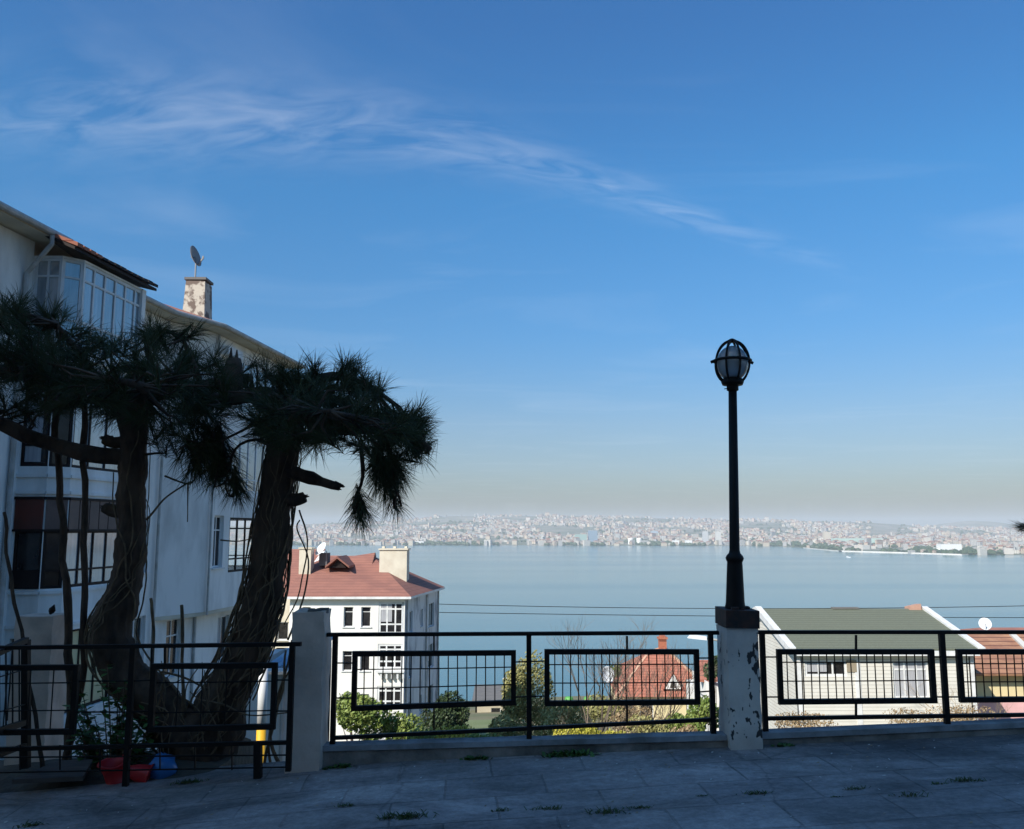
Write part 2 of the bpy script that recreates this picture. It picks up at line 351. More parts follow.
def tag(o, label=None, cat=None, group=None, kind=None):
    if label: o['label'] = label
    if cat: o['category'] = cat
    if group: o['group'] = group
    if kind: o['kind'] = kind
    return o
def copy_tree(o, parent=None):
    c = o.copy(); C.collection.objects.link(c)
    if parent is not None: c.parent = parent
    for ch in list(o.children): copy_tree(ch, c)
    return c
def fix_normals(o):
    import bmesh
    bm = bmesh.new(); bm.from_mesh(o.data); bmesh.ops.recalc_face_normals(bm, faces=bm.faces); bm.to_mesh(o.data); bm.free()

def wall(mb, p0, p1, z0, z1, opens, th=.22, mi=0):
    """wall from p0 to p1 (outer face on the right-hand side when walking p0->p1), opens = [(s0,s1,za,zb)]"""
    p0 = Vector((p0[0], p0[1], 0)); p1 = Vector((p1[0], p1[1], 0)); Ln = (p1 - p0).length; d = (p1 - p0) / Ln; n = Vector((d.y, -d.x, 0))
    ss = sorted({0, Ln} | {a for o in opens for a in o[:2]}); zs = sorted({z0, z1} | {a for o in opens for a in o[2:]})
    def op(i, j):
        if i < 0 or j < 0 or i >= len(ss) - 1 or j >= len(zs) - 1: return None
        a = (ss[i] + ss[i + 1]) / 2; b = (zs[j] + zs[j + 1]) / 2
        return any(o[0] < a < o[1] and o[2] < b < o[3] for o in opens)
    def pt(s, z, k): q = p0 + d * s - n * (th * k); return (q.x, q.y, z)
    for i in range(len(ss) - 1):
        for j in range(len(zs) - 1):
            a, b, c, e = ss[i], ss[i + 1], zs[j], zs[j + 1]
            if op(i, j): continue
            mb.poly([pt(a, c, 0), pt(b, c, 0), pt(b, e, 0), pt(a, e, 0)], mi)
            mb.poly([pt(b, c, 1), pt(a, c, 1), pt(a, e, 1), pt(b, e, 1)], mi)
            if op(i - 1, j) in (True, None): mb.poly([pt(a, c, 1), pt(a, c, 0), pt(a, e, 0), pt(a, e, 1)], mi)
            if op(i + 1, j) in (True, None): mb.poly([pt(b, c, 0), pt(b, c, 1), pt(b, e, 1), pt(b, e, 0)], mi)
            if op(i, j - 1) in (True, None): mb.poly([pt(a, c, 1), pt(b, c, 1), pt(b, c, 0), pt(a, c, 0)], mi)
            if op(i, j + 1) in (True, None): mb.poly([pt(a, e, 0), pt(b, e, 0), pt(b, e, 1), pt(a, e, 1)], mi)
def frame_at(p0, p1):
    p0 = Vector((p0[0], p0[1], 0)); p1 = Vector((p1[0], p1[1], 0)); d = (p1 - p0).normalized(); return p0, d, Vector((d.y, -d.x, 0))
def window(root, p0, p1, s0, s1, za, zb, fm, gm, cols=1, trans=(), fw=.06, rec=.10, dep=.06, sill=True, sillm=None, lab=None, name='window', gtrans=None):
    """frame (with mullions) + pane + sill set in an opening of the wall p0->p1"""
    o, d, n = frame_at(p0, p1)
    def pt(s, z, k): return o + d * s - n * k + Vector((0, 0, z))
    f = MB(); g = .004
    def b(sa, sb, z0, z1, k0, k1):
        f.hexa([pt(sa, z0, k0), pt(sb, z0, k0), pt(sb, z0, k1), pt(sa, z0, k1), pt(sa, z1, k0), pt(sb, z1, k0), pt(sb, z1, k1), pt(sa, z1, k1)])
    a0, a1, b0, b1 = s0 + g, s1 - g, za + g, zb - g
    b(a0, a0 + fw, b0, b1, rec, rec + dep); b(a1 - fw, a1, b0, b1, rec, rec + dep)
    b(a0 + fw, a1 - fw, b0, b0 + fw, rec, rec + dep); b(a0 + fw, a1 - fw, b1 - fw, b1, rec, rec + dep)
    ml = fw * .75
    for c in range(1, cols):
        x = a0 + (a1 - a0) * c / cols; b(x - ml / 2, x + ml / 2, b0 + fw, b1 - fw, rec + .004, rec + dep - .004)
    for t in trans:
        z = b0 + (b1 - b0) * t; b(a0 + fw, a1 - fw, z - ml / 2, z + ml / 2, rec + .006, rec + dep - .006)
    fo = f.build(name, fm, root)
    if gm is M['glass_dark'] and s1 - s0 > .5 and random.random() < .45:
        u0 = random.uniform(.0, .45); cu = MB(); kk = rec + dep * .5 - .006; xa_, xb_ = a0 + fw + .01, a0 + fw + (a1 - a0 - 2 * fw) * random.uniform(.3, .9); zt2 = b1 - fw - .01; zb2_ = b0 + fw + (b1 - b0) * u0
        cu.hexa([pt(xa_, zb2_, kk), pt(xb_, zb2_, kk), pt(xb_, zb2_, kk + .004), pt(xa_, zb2_, kk + .004), pt(xa_, zt2, kk), pt(xb_, zt2, kk), pt(xb_, zt2, kk + .004), pt(xa_, zt2, kk + .004)]); cu.build('curtain', M['curtain'], fo)
    if lab: fo['label'] = lab
    if isinstance(gm, (list, tuple)):
        pass
    q = MB(); k = rec + dep * .5
    q.hexa([pt(a0 + fw * .5, b0 + fw * .5, k), pt(a1 - fw * .5, b0 + fw * .5, k), pt(a1 - fw * .5, b0 + fw * .5, k + .012), pt(a0 + fw * .5, b0 + fw * .5, k + .012),
            pt(a0 + fw * .5, b1 - fw * .5, k), pt(a1 - fw * .5, b1 - fw * .5, k), pt(a1 - fw * .5, b1 - fw * .5, k + .012), pt(a0 + fw * .5, b1 - fw * .5, k + .012)])
    q.build('pane', gm, fo)
    if sill:
        z = MB(); z.hexa([pt(s0 - .08, za - .05, -.07), pt(s1 + .08, za - .05, -.07), pt(s1 + .08, za - .05, -.002), pt(s0 - .08, za - .05, -.002),
                          pt(s0 - .08, za - .002, -.07), pt(s1 + .08, za - .002, -.07), pt(s1 + .08, za - .002, -.002), pt(s0 - .08, za - .002, -.002)])
        z.build('sill', sillm or M['trim'], fo)
    return fo

def lerp_table(t, x):
    for (a, b), (c, e) in zip(t, t[1:]):
        if x <= c: return b + (e - b) * (x - a) / (c - a)
    return t[-1][1]

# ------------------------------------------------------------ setting
SL = .042
def gz(x): return .008 + .042 * x if x >= -.8 else -.0256 + .078 * (x + .8)
pv = MB()
xs_ = [-40, -20, -10, -7, -5, -4, -3, -2.4, -1.8, -1.3, -.8, 0, 2, 4, 7, 12, 20, 40]
for a_, b_ in zip(xs_, xs_[1:]):
    pv.poly([(a_, -40, gz(a_)), (b_, -40, gz(b_)), (b_, 6.62, gz(b_)), (a_, 6.62, gz(a_))]); pv.poly([(a_, 6.62, gz(a_)), (b_, 6.62, gz(b_)), (b_, 6.62, gz(b_) - .4), (a_, 6.62, gz(a_) - .4)])
tag(pv.build('pavement', M['pavement']), kind='structure')
sb = MB()
nx, ny = 26, 10
pts = [[(-8 + 5.85 * i / nx, 6.32 + 1.5 * j / ny) for i in range(nx + 1)] for j in range(ny + 1)]
def sz(x, y): return gz(x) + min(1, (y - 6.3) * 3) * (.05 + .07 * noise.noise(Vector((x * 2.1, y * 2.1, 3)))) - .012 - max(0, y - 7.3) * .8
for j in range(ny):
    for i in range(nx):
        q = [pts[j][i], pts[j][i + 1], pts[j + 1][i + 1], pts[j + 1][i]]
        sb.poly([(x, y, sz(x, y)) for x, y in q])
for i in range(nx):
    a, b = pts[ny][i], pts[ny][i + 1]; sb.poly([(a[0], a[1], sz(*a)), (b[0], b[1], sz(*b)), (b[0], b[1] + .3, -4.5), (a[0], a[1] + .3, -4.5)])
for j in range(ny):
    a, b = pts[j][nx], pts[j + 1][nx]; sb.poly([(a[0], a[1], sz(*a)), (a[0] + .02, a[1], -4.5), (b[0] + .02, b[1], -4.5), (b[0], b[1], sz(*b))])
tag(sb.build('soil_bed', M['soil'], smooth=True), kind='structure')

TT = [(6, -3.2), (9, -3.6), (15, -5), (25, -7.6), (40, -10.2), (60, -13.7), (100, -19.2), (200, -42), (340, -66), (420, -74), (700, -90)]
def tz(x, y):
    return lerp_table(TT, y) + (noise.noise(Vector((x * .02, y * .02, 1))) * min(3, y * .03)) + x * .012
te = MB()
ys = [6.66, 7.5, 9, 11, 13, 16, 19, 23, 27, 32, 37, 43, 50, 58, 67, 78, 90, 105, 120, 140, 160, 185, 210, 240, 270, 300, 330, 360, 400, 450, 520]
xs = [-900, -600, -400, -280, -200, -150, -110, -85, -65, -50, -40] + list(range(-34, 50, 4)) + [52, 62, 75, 90, 110, 140, 180, 240, 330, 450, 650, 950]
k = 0
for y in ys:
    for x in xs: te.v.append((x, y, tz(x, y)))
W_ = len(xs)
for j in range(len(ys) - 1):
    for i in range(W_ - 1):
        te.f.append((j * W_ + i, j * W_ + i + 1, (j + 1) * W_ + i + 1, (j + 1) * W_ + i)); te.m.append(0)
tag(te.build('ground', M['terrain'], smooth=True), kind='structure')

se = MB(); se.poly([(-30000, 200, -70), (30000, 200, -70), (30000, 30000, -70), (-30000, 30000, -70)])
tag(se.build('sea', M['sea']), kind='structure')

# far coast -----------------------------------------------------------------
SHORE = [(-900, 545.3), (300, 545.3), (500, 545.5), (735, 546), (790, 546.6), (812, 549), (840, 551.5), (900, 553.2), (960, 555.2), (1024, 555.6), (1300, 558), (2200, 560)]
RIDGE = [(-900, 527), (250, 526), (330, 523), (400, 520), (450, 516.5), (560, 515.5), (620, 517.5), (700, 519), (780, 520.5), (850, 522), (930, 526.5), (1024, 529), (1300, 527), (2200, 524)]
def ang(v): return (F * math.sin(TH) + (CY - v) * math.cos(TH)) / (F * math.cos(TH) - (CY - v) * math.sin(TH))
def far_pt(u, t):
    vs, vr = lerp_table(SHORE, u), lerp_table(RIDGE, u)
    D0 = 71.6 / -ang(vs); D1 = 7200
    Y = D0 + (D1 - D0) * t
    a0, a1 = ang(vs), ang(vr)
    a = a0 + (a1 - a0) * (t ** .92) if t <= 1 else a1
    z = EYE + a * Y
    if t < .12: z = min(z, -69.5 + t * 60)
    wob = noise.noise(Vector((u * .012, t * 3, 5))) * 10 * t
    z = max(z + wob, -69.6 + 12 * t) if t > 0 else -71
    X = (u - CX) / 872.0 * Y
    return Vector((X, Y, z))
fc = MB(); us = list(range(-900, 2201, 20)); tsn = [0, .01, .03, .06, .1, .15, .22, .3, .4, .5, .6, .7, .8, .9, 1]
for t in tsn:
    for u in us: fc.v.append(tuple(far_pt(u, t)))
for u in us: p = far_pt(u, 1); fc.v.append((p.x * 1.4, p.y * 1.4, -60))
W_ = len(us)
for j in range(len(tsn)):
    for i in range(W_ - 1):
        fc.f.append((j * W_ + i, j * W_ + i + 1, (j + 1) * W_ + i + 1, (j + 1) * W_ + i)); fc.m.append(0)
M['coast'] = mat('coast_ground', (.10, .12, .07), .95, (.24, .22, .18), .004, lo=.4, hi=.6)
tag(fc.build('far_coast', M['coast'], smooth=True), kind='structure')
# distant hill on the right
hh = MB(); nu, nv = 40, 10
for j in range(nv + 1):
    for i in range(nu + 1):
        u = 880 + 190 * i / nu; Y = 7600 + 1800 * j / nv
        e = math.sin(math.pi * i / nu) ** 1.3 * math.sin(math.pi * j / nv * .5 + .0) 
        z = -69 + (EYE + ang(521) * Y + 69) * e + 6 * noise.noise(Vector((i * .3, j * .4, 0)))
        hh.v.append(((u - CX) / 866 * Y, Y, z))
for j in range(nv):
    for i in range(nu):
        a = j * (nu + 1) + i; hh.f.append((a, a + 1, a + nu + 2, a + nu + 1)); hh.m.append(0)
tag(hh.build('hills', M['coast'], smooth=True), kind='structure')
# pale breakwater / beach on the spit
bw = MB()
for u in range(806, 1300, 6):
    a, b = far_pt(u, 0), far_pt(u + 6, 0); a.z = b.z = -69.2
    wd_ = 26 + 14 * noise.noise(Vector((u * .05, 0, 0)))
    if u < 962: bw.hexa([(a.x, a.y - 6, -70.5), (b.x, b.y - 6, -70.5), (b.x, b.y + wd_, -70.5), (a.x, a.y + wd_, -70.5), (a.x, a.y, -67), (b.x, b.y, -67), (b.x, b.y + wd_, -66.5), (a.x, a.y + wd_, -66.5)])
M['sand'] = mat('pale_stone', (.62, .6, .55), .9, (.5, .48, .44), .02)
tag(bw.build('breakwater', M['sand'], origin=far_pt(806, 0)), 'pale stone breakwater along the low spit across the bay, right side', 'breakwater')

# far town ------------------------------------------------------------------
def facade(name, c, win):
    m = bpy.data.materials.new(name); m.use_nodes = True; t = m.node_tree; b = t.nodes['Principled BSDF']; b.inputs['Roughness'].default_value = .85
    tc = t.nodes.new('ShaderNodeTexCoord'); s = t.nodes.new('ShaderNodeSeparateXYZ'); t.links.new(tc.outputs['Object'], s.inputs[0])
    def fr(sock, per, th):
        a = t.nodes.new('ShaderNodeMath'); a.operation = 'MULTIPLY'; a.inputs[1].default_value = 1 / per; t.links.new(sock, a.inputs[0])
        f = t.nodes.new('ShaderNodeMath'); f.operation = 'FRACT'; t.links.new(a.outputs[0], f.inputs[0])
        g = t.nodes.new('ShaderNodeMath'); g.operation = 'LESS_THAN'; g.inputs[1].default_value = th; t.links.new(f.outputs[0], g.inputs[0]); return g.outputs[0]
    ad = t.nodes.new('ShaderNodeMath'); ad.operation = 'ADD'; t.links.new(s.outputs[0], ad.inputs[0]); t.links.new(s.outputs[1], ad.inputs[1])
    mu = t.nodes.new('ShaderNodeMath'); mu.operation = 'MULTIPLY'; t.links.new(fr(s.outputs[2], 3.0, .5), mu.inputs[0]); t.links.new(fr(ad.outputs[0], 4.0, .55), mu.inputs[1])
    x = t.nodes.new('ShaderNodeMix'); x.data_type = 'RGBA'; x.inputs['A'].default_value = (*c, 1); x.inputs['B'].default_value = (*win, 1)
    t.links.new(mu.outputs[0], x.inputs['Factor']); t.links.new(x.outputs['Result'], b.inputs['Base Color']); return m
cols = [(.72, .71, .68), (.62, .58, .5), (.7, .62, .52), (.55, .56, .58), (.75, .74, .72), (.6, .5, .42), (.5, .53, .56), (.66, .55, .5)]
cols = [(c[0] * .80, c[1] * .75, c[2] * .69) for c in cols]
FM = [facade('town_facade', c, (c[0] * .35, c[1] * .36, c[2] * .4)) for c in cols]
FR = [mat('town_roof_red', (.3, .14, .1), .9), mat('town_roof_grey', (.26, .25, .24), .9), mat('town_roof_pale', (.38, .36, .33), .9)]
TM = FM + FR
def block(mb, p, w, d, h, a, wm, rm, below=8):
    ca, sa = math.cos(a), math.sin(a)
    def q(x, y, z): return (p.x + x * ca - y * sa, p.y + x * sa + y * ca, p.z + z)
    x, y = w / 2, d / 2
    c = [q(-x, -y, -below), q(x, -y, -below), q(x, y, -below), q(-x, y, -below), q(-x, -y, h), q(x, -y, h), q(x, y, h), q(-x, y, h)]
    mb.hexa(c, wm)
    if rm == 8:
        k = len(mb.v); e = 1.0; mb.v += [q(-x - e, -y - e, h), q(x + e, -y - e, h), q(x + e, y + e, h), q(-x - e, y + e, h), q(-x * .4, 0, h + min(w, d) * .22), q(x * .4, 0, h + min(w, d) * .22)]
        for f in ((0, 1, 5, 4), (1, 2, 5), (2, 3, 4, 5), (3, 0, 4), (3, 2, 1, 0)): mb.f.append(tuple(k + i for i in f)); mb.m.append(rm)
    else:
        mb.hexa([q(-x + .5, -y + .5, h + .02), q(x - .5, -y + .5, h + .02), q(x - .5, y - .5, h + .02), q(-x + .5, y - .5, h + .02), q(-x + .5, -y + .5, h + .9), q(x - .5, -y + .5, h + .9), q(x - .5, y - .5, h + .9), q(-x + .5, y - .5, h + .9)], rm)
        mb.hexa([q(-2, -2, h + .95), q(2, -2, h + .95), q(2, 2, h + .95), q(-2, 2, h + .95), q(-2, -2, h + 3.2), q(2, -2, h + 3.2), q(2, 2, h + 3.2), q(-2, 2, h + 3.2)], wm)
# individual ones: mesh variants shared
variants = []
for i in range(18):
    mb = MB(); wv = random.uniform(14, 34); h = random.choice([12, 15, 18, 18, 21, 24, 30]); block(mb, Vector((0, 0, 0)), wv, random.uniform(11, 18), h, 0, i % 8, 8 if random.random() < .45 else random.choice([9, 10]))
    o = mb.build('apartment_block', TM); variants.append(o.data); bpy.data.objects.remove(o)
spots = []
for _ in range(286):
    u = random.uniform(292, 1030); t = random.uniform(.015, 1) ** 1.6 * .55
    if noise.noise(Vector((u * .02, t * 8, 9))) < -.28: continue
    spots.append((u, t))
for u, t in spots:
    p = far_pt(u, t); o = bpy.data.objects.new('apartment_block', random.choice(variants)); C.collection.objects.link(o)
    o.location = p; o.rotation_euler.z = random.uniform(-.5, .5)
    s_ = random.uniform(.8, 1.15) * (.72 if u > 790 else .92); o.scale = (s_, s_, s_ * random.uniform(.8, 1.1))
    tag(o, 'small pale apartment block in the hazy town on the slope across the bay', 'apartment building', 'apartment blocks of the town across the bay')
tm = MB(); cnt = 0
while cnt < 6500:
    u = random.uniform(-700, 1900) if random.random() < .35 else random.uniform(250, 1060); t = random.uniform(.02, 1.0)
    dn = noise.noise(Vector((u * .015, t * 6, 2)))
    if dn < -.1: continue
    p = far_pt(u, t); big = random.random() < .05
    block(tm, p, random.uniform(11, 24) * (1.5 if big else 1), random.uniform(10, 16), random.choice([7, 10, 12, 15, 15, 18]) * (1.7 if big else 1), random.uniform(-.8, .8),
          random.randrange(8), 8 if random.random() < .5 else random.choice([9, 10])); cnt += 1
tag(tm.build('town', TM), 'countless small houses of the hazy town covering the far slope', 'town', kind='stuff')
# distinct far buildings
def farb(u, t, w, d, h, m, label, cat='building', name='office_tower', group=None):
    p = far_pt(u, t); mb = MB(); block(mb, p, w, d, h, 0, 0, 1 if False else 1); o = mb.build(name, [m, FR[2]], origin=p); tag(o, label, cat, group); return o
TB = facade('tower_blue', (.22, .3, .38), (.12, .17, .24)); TG = facade('tower_green', (.3, .42, .38), (.2, .3, .28)); TW = facade('block_white', (.8, .8, .78), (.6, .6, .6))
farb(593, .06, 42, 24, 62, TB, 'dark blue tower block, tallest in the town across the bay', 'tower')
farb(581, .055, 55, 24, 44, TG, 'wide grey green slab building just left of the dark blue tower', 'building', 'slab_building')
farb(706, .05, 24, 20, 58, facade('tower_grey', (.5, .5, .5), (.3, .32, .34)), 'grey tower near the lamp post across the bay, left one of a pair', 'tower')
farb(719, .05, 24, 20, 58, facade('tower_pale', (.6, .58, .54), (.36, .36, .36)), 'pale tower near the lamp post across the bay, right one of a pair', 'tower')
farb(655, .3, 38, 20, 30, facade('block_bluish', (.35, .42, .5), (.22, .28, .36)), 'bluish slab halfway up the slope across the bay right of the dark tower', 'building', 'slab_building')
farb(828, .25, 30, 25, 46, facade('tower_beige', (.6, .52, .42), (.4, .36, .3)), 'beige tower block beside the long green shed, across the bay', 'tower')
farb(858, .22, 210, 30, 26, facade('shed_green', (.42, .55, .48), (.34, .46, .42)), 'long pale green industrial shed across the bay right of the beige tower', 'building', 'industrial_shed')
farb(950, .04, 62, 30, 26, TW, 'large white building on the spit at the right, across the bay', 'building', 'white_hall')
farb(940, .035, 24, 24, 15, TW, 'low white annex left of the large white building on the spit', 'building', 'white_annex')
farb(417, .02, 60, 20, 16, TW, 'bright white shore building right of the hanging pine tuft, across the bay', 'building', 'white_hall')
for u_ in (631, 639.5): 
    p = far_pt(u_, .05); mb = MB(); mb.lathe([(12, -6), (12, 24), (10, 27), (0.5, 29)], p, 20); o = mb.build('storage_tank', M['white_wall'], origin=p)
    tag(o, 'white cylindrical tank at the far shore, ' + ('left' if u_ < 635 else 'right') + ' one of the pair', 'storage tank')
for u_, t_ in ((676, .03), (689, .035)):
    p = far_pt(u_, t_); mb = MB(); block(mb, p, 28, 18, 20, 0, 0, 1); o = mb.build('white_hall', [TW, FR[2]], origin=p)
    tag(o, ('left' if u_ < 680 else 'right') + ' one of two bright white box buildings at the far shore', 'building')
# far trees (mass)
ft = MB()
for _ in range(4200):
    u = random.uniform(250, 1100); t = random.choice([random.uniform(.0, .12), random.uniform(0, 1)]); 
    if noise.noise(Vector((u * .02 + 40, t * 5, 2))) < -.08: continue
    p = far_pt(u, max(t, .006)); r = random.uniform(5, 12)
    k = len(ft.v); n_ = 6
    for z_, rr in ((-4, .6), (.35 * r, 1), (.9 * r, .7)):
        for j in range(n_): a = 2 * math.pi * j / n_ + z_; ft.v.append((p.x + r * rr * math.cos(a) * random.uniform(.8, 1.4), p.y + r * rr * math.sin(a), p.z + z_))
    ft.v.append((p.x, p.y, p.z + 1.25 * r))
    for l in range(2):
        for j in range(n_): ft.f.append((k + l * n_ + j, k + l * n_ + (j + 1) % n_, k + (l + 1) * n_ + (j + 1) % n_, k + (l + 1) * n_ + j)); ft.m.append(0)
    for j in range(n_): ft.f.append((k + 12 + j, k + 12 + (j + 1) % n_, k + 18)); ft.m.append(0)
tag(ft.build('woods', M['leaf_dark']), 'dark tree masses scattered among the houses across the bay', 'trees', kind='stuff')

# boat
bp_ = P(848, 557.5, 1); bY = 71.4 / -((bp_.z - EYE)); bp_ = P(848, 557.5, bY); bp_.z = -70
bt = thing('boat', 'small white boat alone on the calm water in front of the spit', 'boat', bp_)
mb = MB(); x, y, z = bp_
mb.hexa([(x - 5.5, y - 1.2, z - .3), (x + 5, y - 1.2, z - .3), (x + 5, y + 1.2, z - .3), (x - 5.5, y + 1.2, z - .3), (x - 7, y - 2, z + 1.5), (x + 7.5, y - .4, z + 2), (x + 7.5, y + .4, z + 2), (x - 7, y + 2, z + 1.5)])
mb.build('hull', M['white_metal'], bt)
mb = MB(); mb.hexa([(x - 4, y - 1.2, z + 1.6), (x + 2, y - 1.2, z + 1.8), (x + 2, y + 1.2, z + 1.8), (x - 4, y + 1.2, z + 1.6), (x - 3.6, y - 1, z + 4), (x + 1, y - 1, z + 4), (x + 1, y + 1, z + 4), (x - 3.6, y + 1, z + 4)]); mb.build('cabin', M['dish'], bt)
mb = MB(); mb.tube([(x - 1, y, z + 3.9), (x - 1, y, z + 8)], .15, 6); mb.build('mast', M['dish_grey'], bt)

# haze ----------------------------------------------------------------------
hz = MB(); hz.box((-19000, -60, -95), (19000, 14000, 175))
M['haze'] = bpy.data.materials.new('haze_air'); M['haze'].use_nodes = True; t = M['haze'].node_tree
t.nodes.remove(t.nodes['Principled BSDF']); pvn = t.nodes.new('ShaderNodeVolumePrincipled')
pvn.inputs['Color'].default_value = (.86, .89, .94, 1); pvn.inputs['Density'].default_value = .000105; pvn.inputs['Anisotropy'].default_value = 0
t.links.new(pvn.outputs[0], t.nodes['Material Output'].inputs['Volume'])
tag(hz.build('haze', M['haze']), 'thin bluish haze over the bay', 'haze', kind='stuff')

# ------------------------------------------------------------ apartment building behind the viewer (shades the street)
ab = thing('apartment_block', 'tall beige apartment building on the street behind the viewer', 'apartment building', (-14, -15, 0))
mb = MB(); ops = [(2 + 4 * i, 3.6 + 4 * i, 1.2 + 3 * j, 2.8 + 3 * j) for i in range(12) for j in range(6)]
wall(mb, (9, -10), (-41, -10), -3, 21.6, ops); wall(mb, (-41, -10), (-41, -22), -3, 21.6, []); wall(mb, (-41, -22), (9, -22), -3, 21.6, []); wall(mb, (9, -22), (9, -10), -3, 21.6, [])
mb.build('wall', M['beige'], ab)
mb = MB(); mb.box((-41.4, -22.4, 21.604), (9.4, -9.6, 21.9)); mb.build('roof', M['grey_roof'], ab)
for i in range(0, 12):
    for j in range(6):
        a, b, c, e = ops[i * 6 + j]; window(ab, (9, -10), (-41, -10), a, b, c, e, M['trim'], M['glass'], cols=2)

# ============================================================ left apartment house
def Lp(s, n): return (-12.5 + .123 * s + n, s)
lb = thing('apartment_house', 'weathered white apartment house at the left with glazed balconies behind the pine', 'apartment building', (-10.5, 22, -5))
A0, A1 = Lp(9, -.55), Lp(18.7, -.55)
B1, B2, B3, B4 = Lp(18.7, .1), Lp(19.02, .4), Lp(21.6, .4), Lp(21.6, -1.4)
C1, D1, E1 = Lp(26.2, -1.4), Lp(27.8, -.7), Lp(33.6, -.7)
E2 = (E1[0] - 9, E1[1]); A9 = (A0[0] - 10, A0[1])
def dist(a, b): return math.hypot(a[0] - b[0], a[1] - b[1])
wm = MB(); wins = []
def seg(p0, p1, z0, z1, specs):
    wall(wm, p0, p1, z0, z1, [s[:4] for s in specs])
    for s in specs: wins.append((p0, p1) + tuple(s))
TOP = 8.02
fr_w, fr_d, gb, gd, g0_ = M['trim'], M['darkframe'], M['glass_blue'], M['glass_dark'], M['glass']
SA = 18.7 - 9
seg(A0, A1, -8, TOP, [(SA - 4.4, SA - 2.3, 5.7, 7.3, fr_d, gd, dict(cols=2)), (SA - 4.4, SA - 2.3, 3.0, 4.6, fr_w, gd, dict(cols=2)), (SA - 4.4, SA - 2.3, .4, 2.0, fr_w, gd, dict(cols=2))])
f = dist(A1, B1); c = dist(B1, B2); s_ = dist(B2, B3)
seg(A1, B1, -8, 7.7, [(.03, f - .01, 5.6, 7.65, fr_w, gb, dict(cols=2, trans=(.32, .8), rec=.02, sill=False)), (.03, f - .01, 2.96, 4.9, fr_d, gd, dict(cols=1, trans=(.24,), rec=.02, sill=False)),
                      (.03, f - .01, .33, 1.58, fr_d, gd, dict(cols=1, trans=(.3,), rec=.02, sill=False)), (.1, f - .05, -2.4, -.7, fr_d, gd, dict(cols=1, sill=False))])
seg(B1, B2, -8, 7.7, [(.01, c - .01, 5.6, 7.65, fr_w, gb, dict(trans=(.32, .8), rec=.02, sill=False)), (.01, c - .01, 2.96, 4.9, fr_d, gd, dict(trans=(.24,), rec=.02, sill=False)),
                      (.01, c - .01, .33, 1.58, fr_d, gd, dict(trans=(.3,), rec=.02, sill=False))])
seg(B2, B3, -8, 7.7, [(.01, s_ - .02, 5.6, 7.65, fr_w, gb, dict(cols=6, trans=(.32, .8), rec=.02, fw=.07, sill=False)), (.01, s_ - .02, 2.96, 4.9, fr_d, gb, dict(cols=4, trans=(.24,), rec=.02, sill=False)),
                      (.01, s_ - .02, .33, 1.58, fr_d, gb, dict(cols=5, trans=(.3,), rec=.02, sill=False)), (.3, s_ - .5, -2.4, -.6, fr_d, M['cream'], dict(cols=3, sill=False))])  # lowest pane: opaque cream colour stands in for yellow-lit glass
seg(B3, B4, -8, 7.7, [])
seg(B4, C1, -8, TOP, [(3.3, 4.1, .35, 1.95, fr_w, gd, dict(cols=1, trans=(.7,))), (1.4, 2.6, 6.2, 7.3, fr_w, gd, dict(cols=2)), (1.4, 2.6, 3.1, 4.7, fr_w, gd, dict(cols=2)), (3.3, 4.2, -2.6, -.9, fr_w, gd, dict(cols=2))])
seg(C1, D1, -1.0, TOP, [])
seg(D1, E1, -1.0, TOP, [(.5, 1.2, .35, 2.05, fr_w, gd, dict(cols=2, trans=(.72,))), (.5, 1.4, 6.1, 7.35, fr_w, gd, dict(cols=2)), (.5, 1.3, 3.1, 4.7, fr_w, gd, dict(cols=2)),
                        (1.65, 5.6, .15, 2.0, fr_d, M['clear'], dict(cols=6, trans=(.24, .8), rec=.02, fw=.07, sill=False)),
                        (1.65, 5.6, 2.9, 4.75, fr_w, gb, dict(cols=6, trans=(.24,), rec=.02, sill=False)), (1.65, 5.6, 5.65, 7.5, fr_w, gb, dict(cols=6, trans=(.24,), rec=.02, sill=False))])
seg(E1, (E1[0] - .001, E1[1] + .2), -1, TOP, [])
seg((E1[0], E1[1] + .2), (E1[0] - 9, E1[1] + .2), -1.0, TOP, [(.25, 3.0, .15, 2.0, fr_d, M['clear'], dict(cols=4, trans=(.24, .8), rec=.02, fw=.07, sill=False))])
# recessed lower storey
R1, R2 = Lp(26.0, -1.5), Lp(33.2, -1.5)
Rm = Lp(28.3, -1.25)
seg(R1, Rm, -9, -1.004, [(1.0, 1.75, -2.9, -1.15, fr_w, gd, dict(cols=2, trans=(.7,)))]); seg(Rm, R2, -9, -1.004, [(2.0, 3.0, -2.9, -1.4, fr_w, gd, dict(cols=2))])
seg(R2, (R2[0] - 8, R2[1]), -9, -1.004, [])
seg(A9, A0, -8, TOP, []); 
seg((E2[0], E2[1] + .2), A9, -8, TOP, [])
wo = wm.build('wall', M['stucco'], lb)
for w_ in wins:
    p0, p1, a, b, z0, z1, fm_, gm_, kw = w_
    window(lb, p0, p1, a, b, z0, z1, fm_, gm_, **kw)
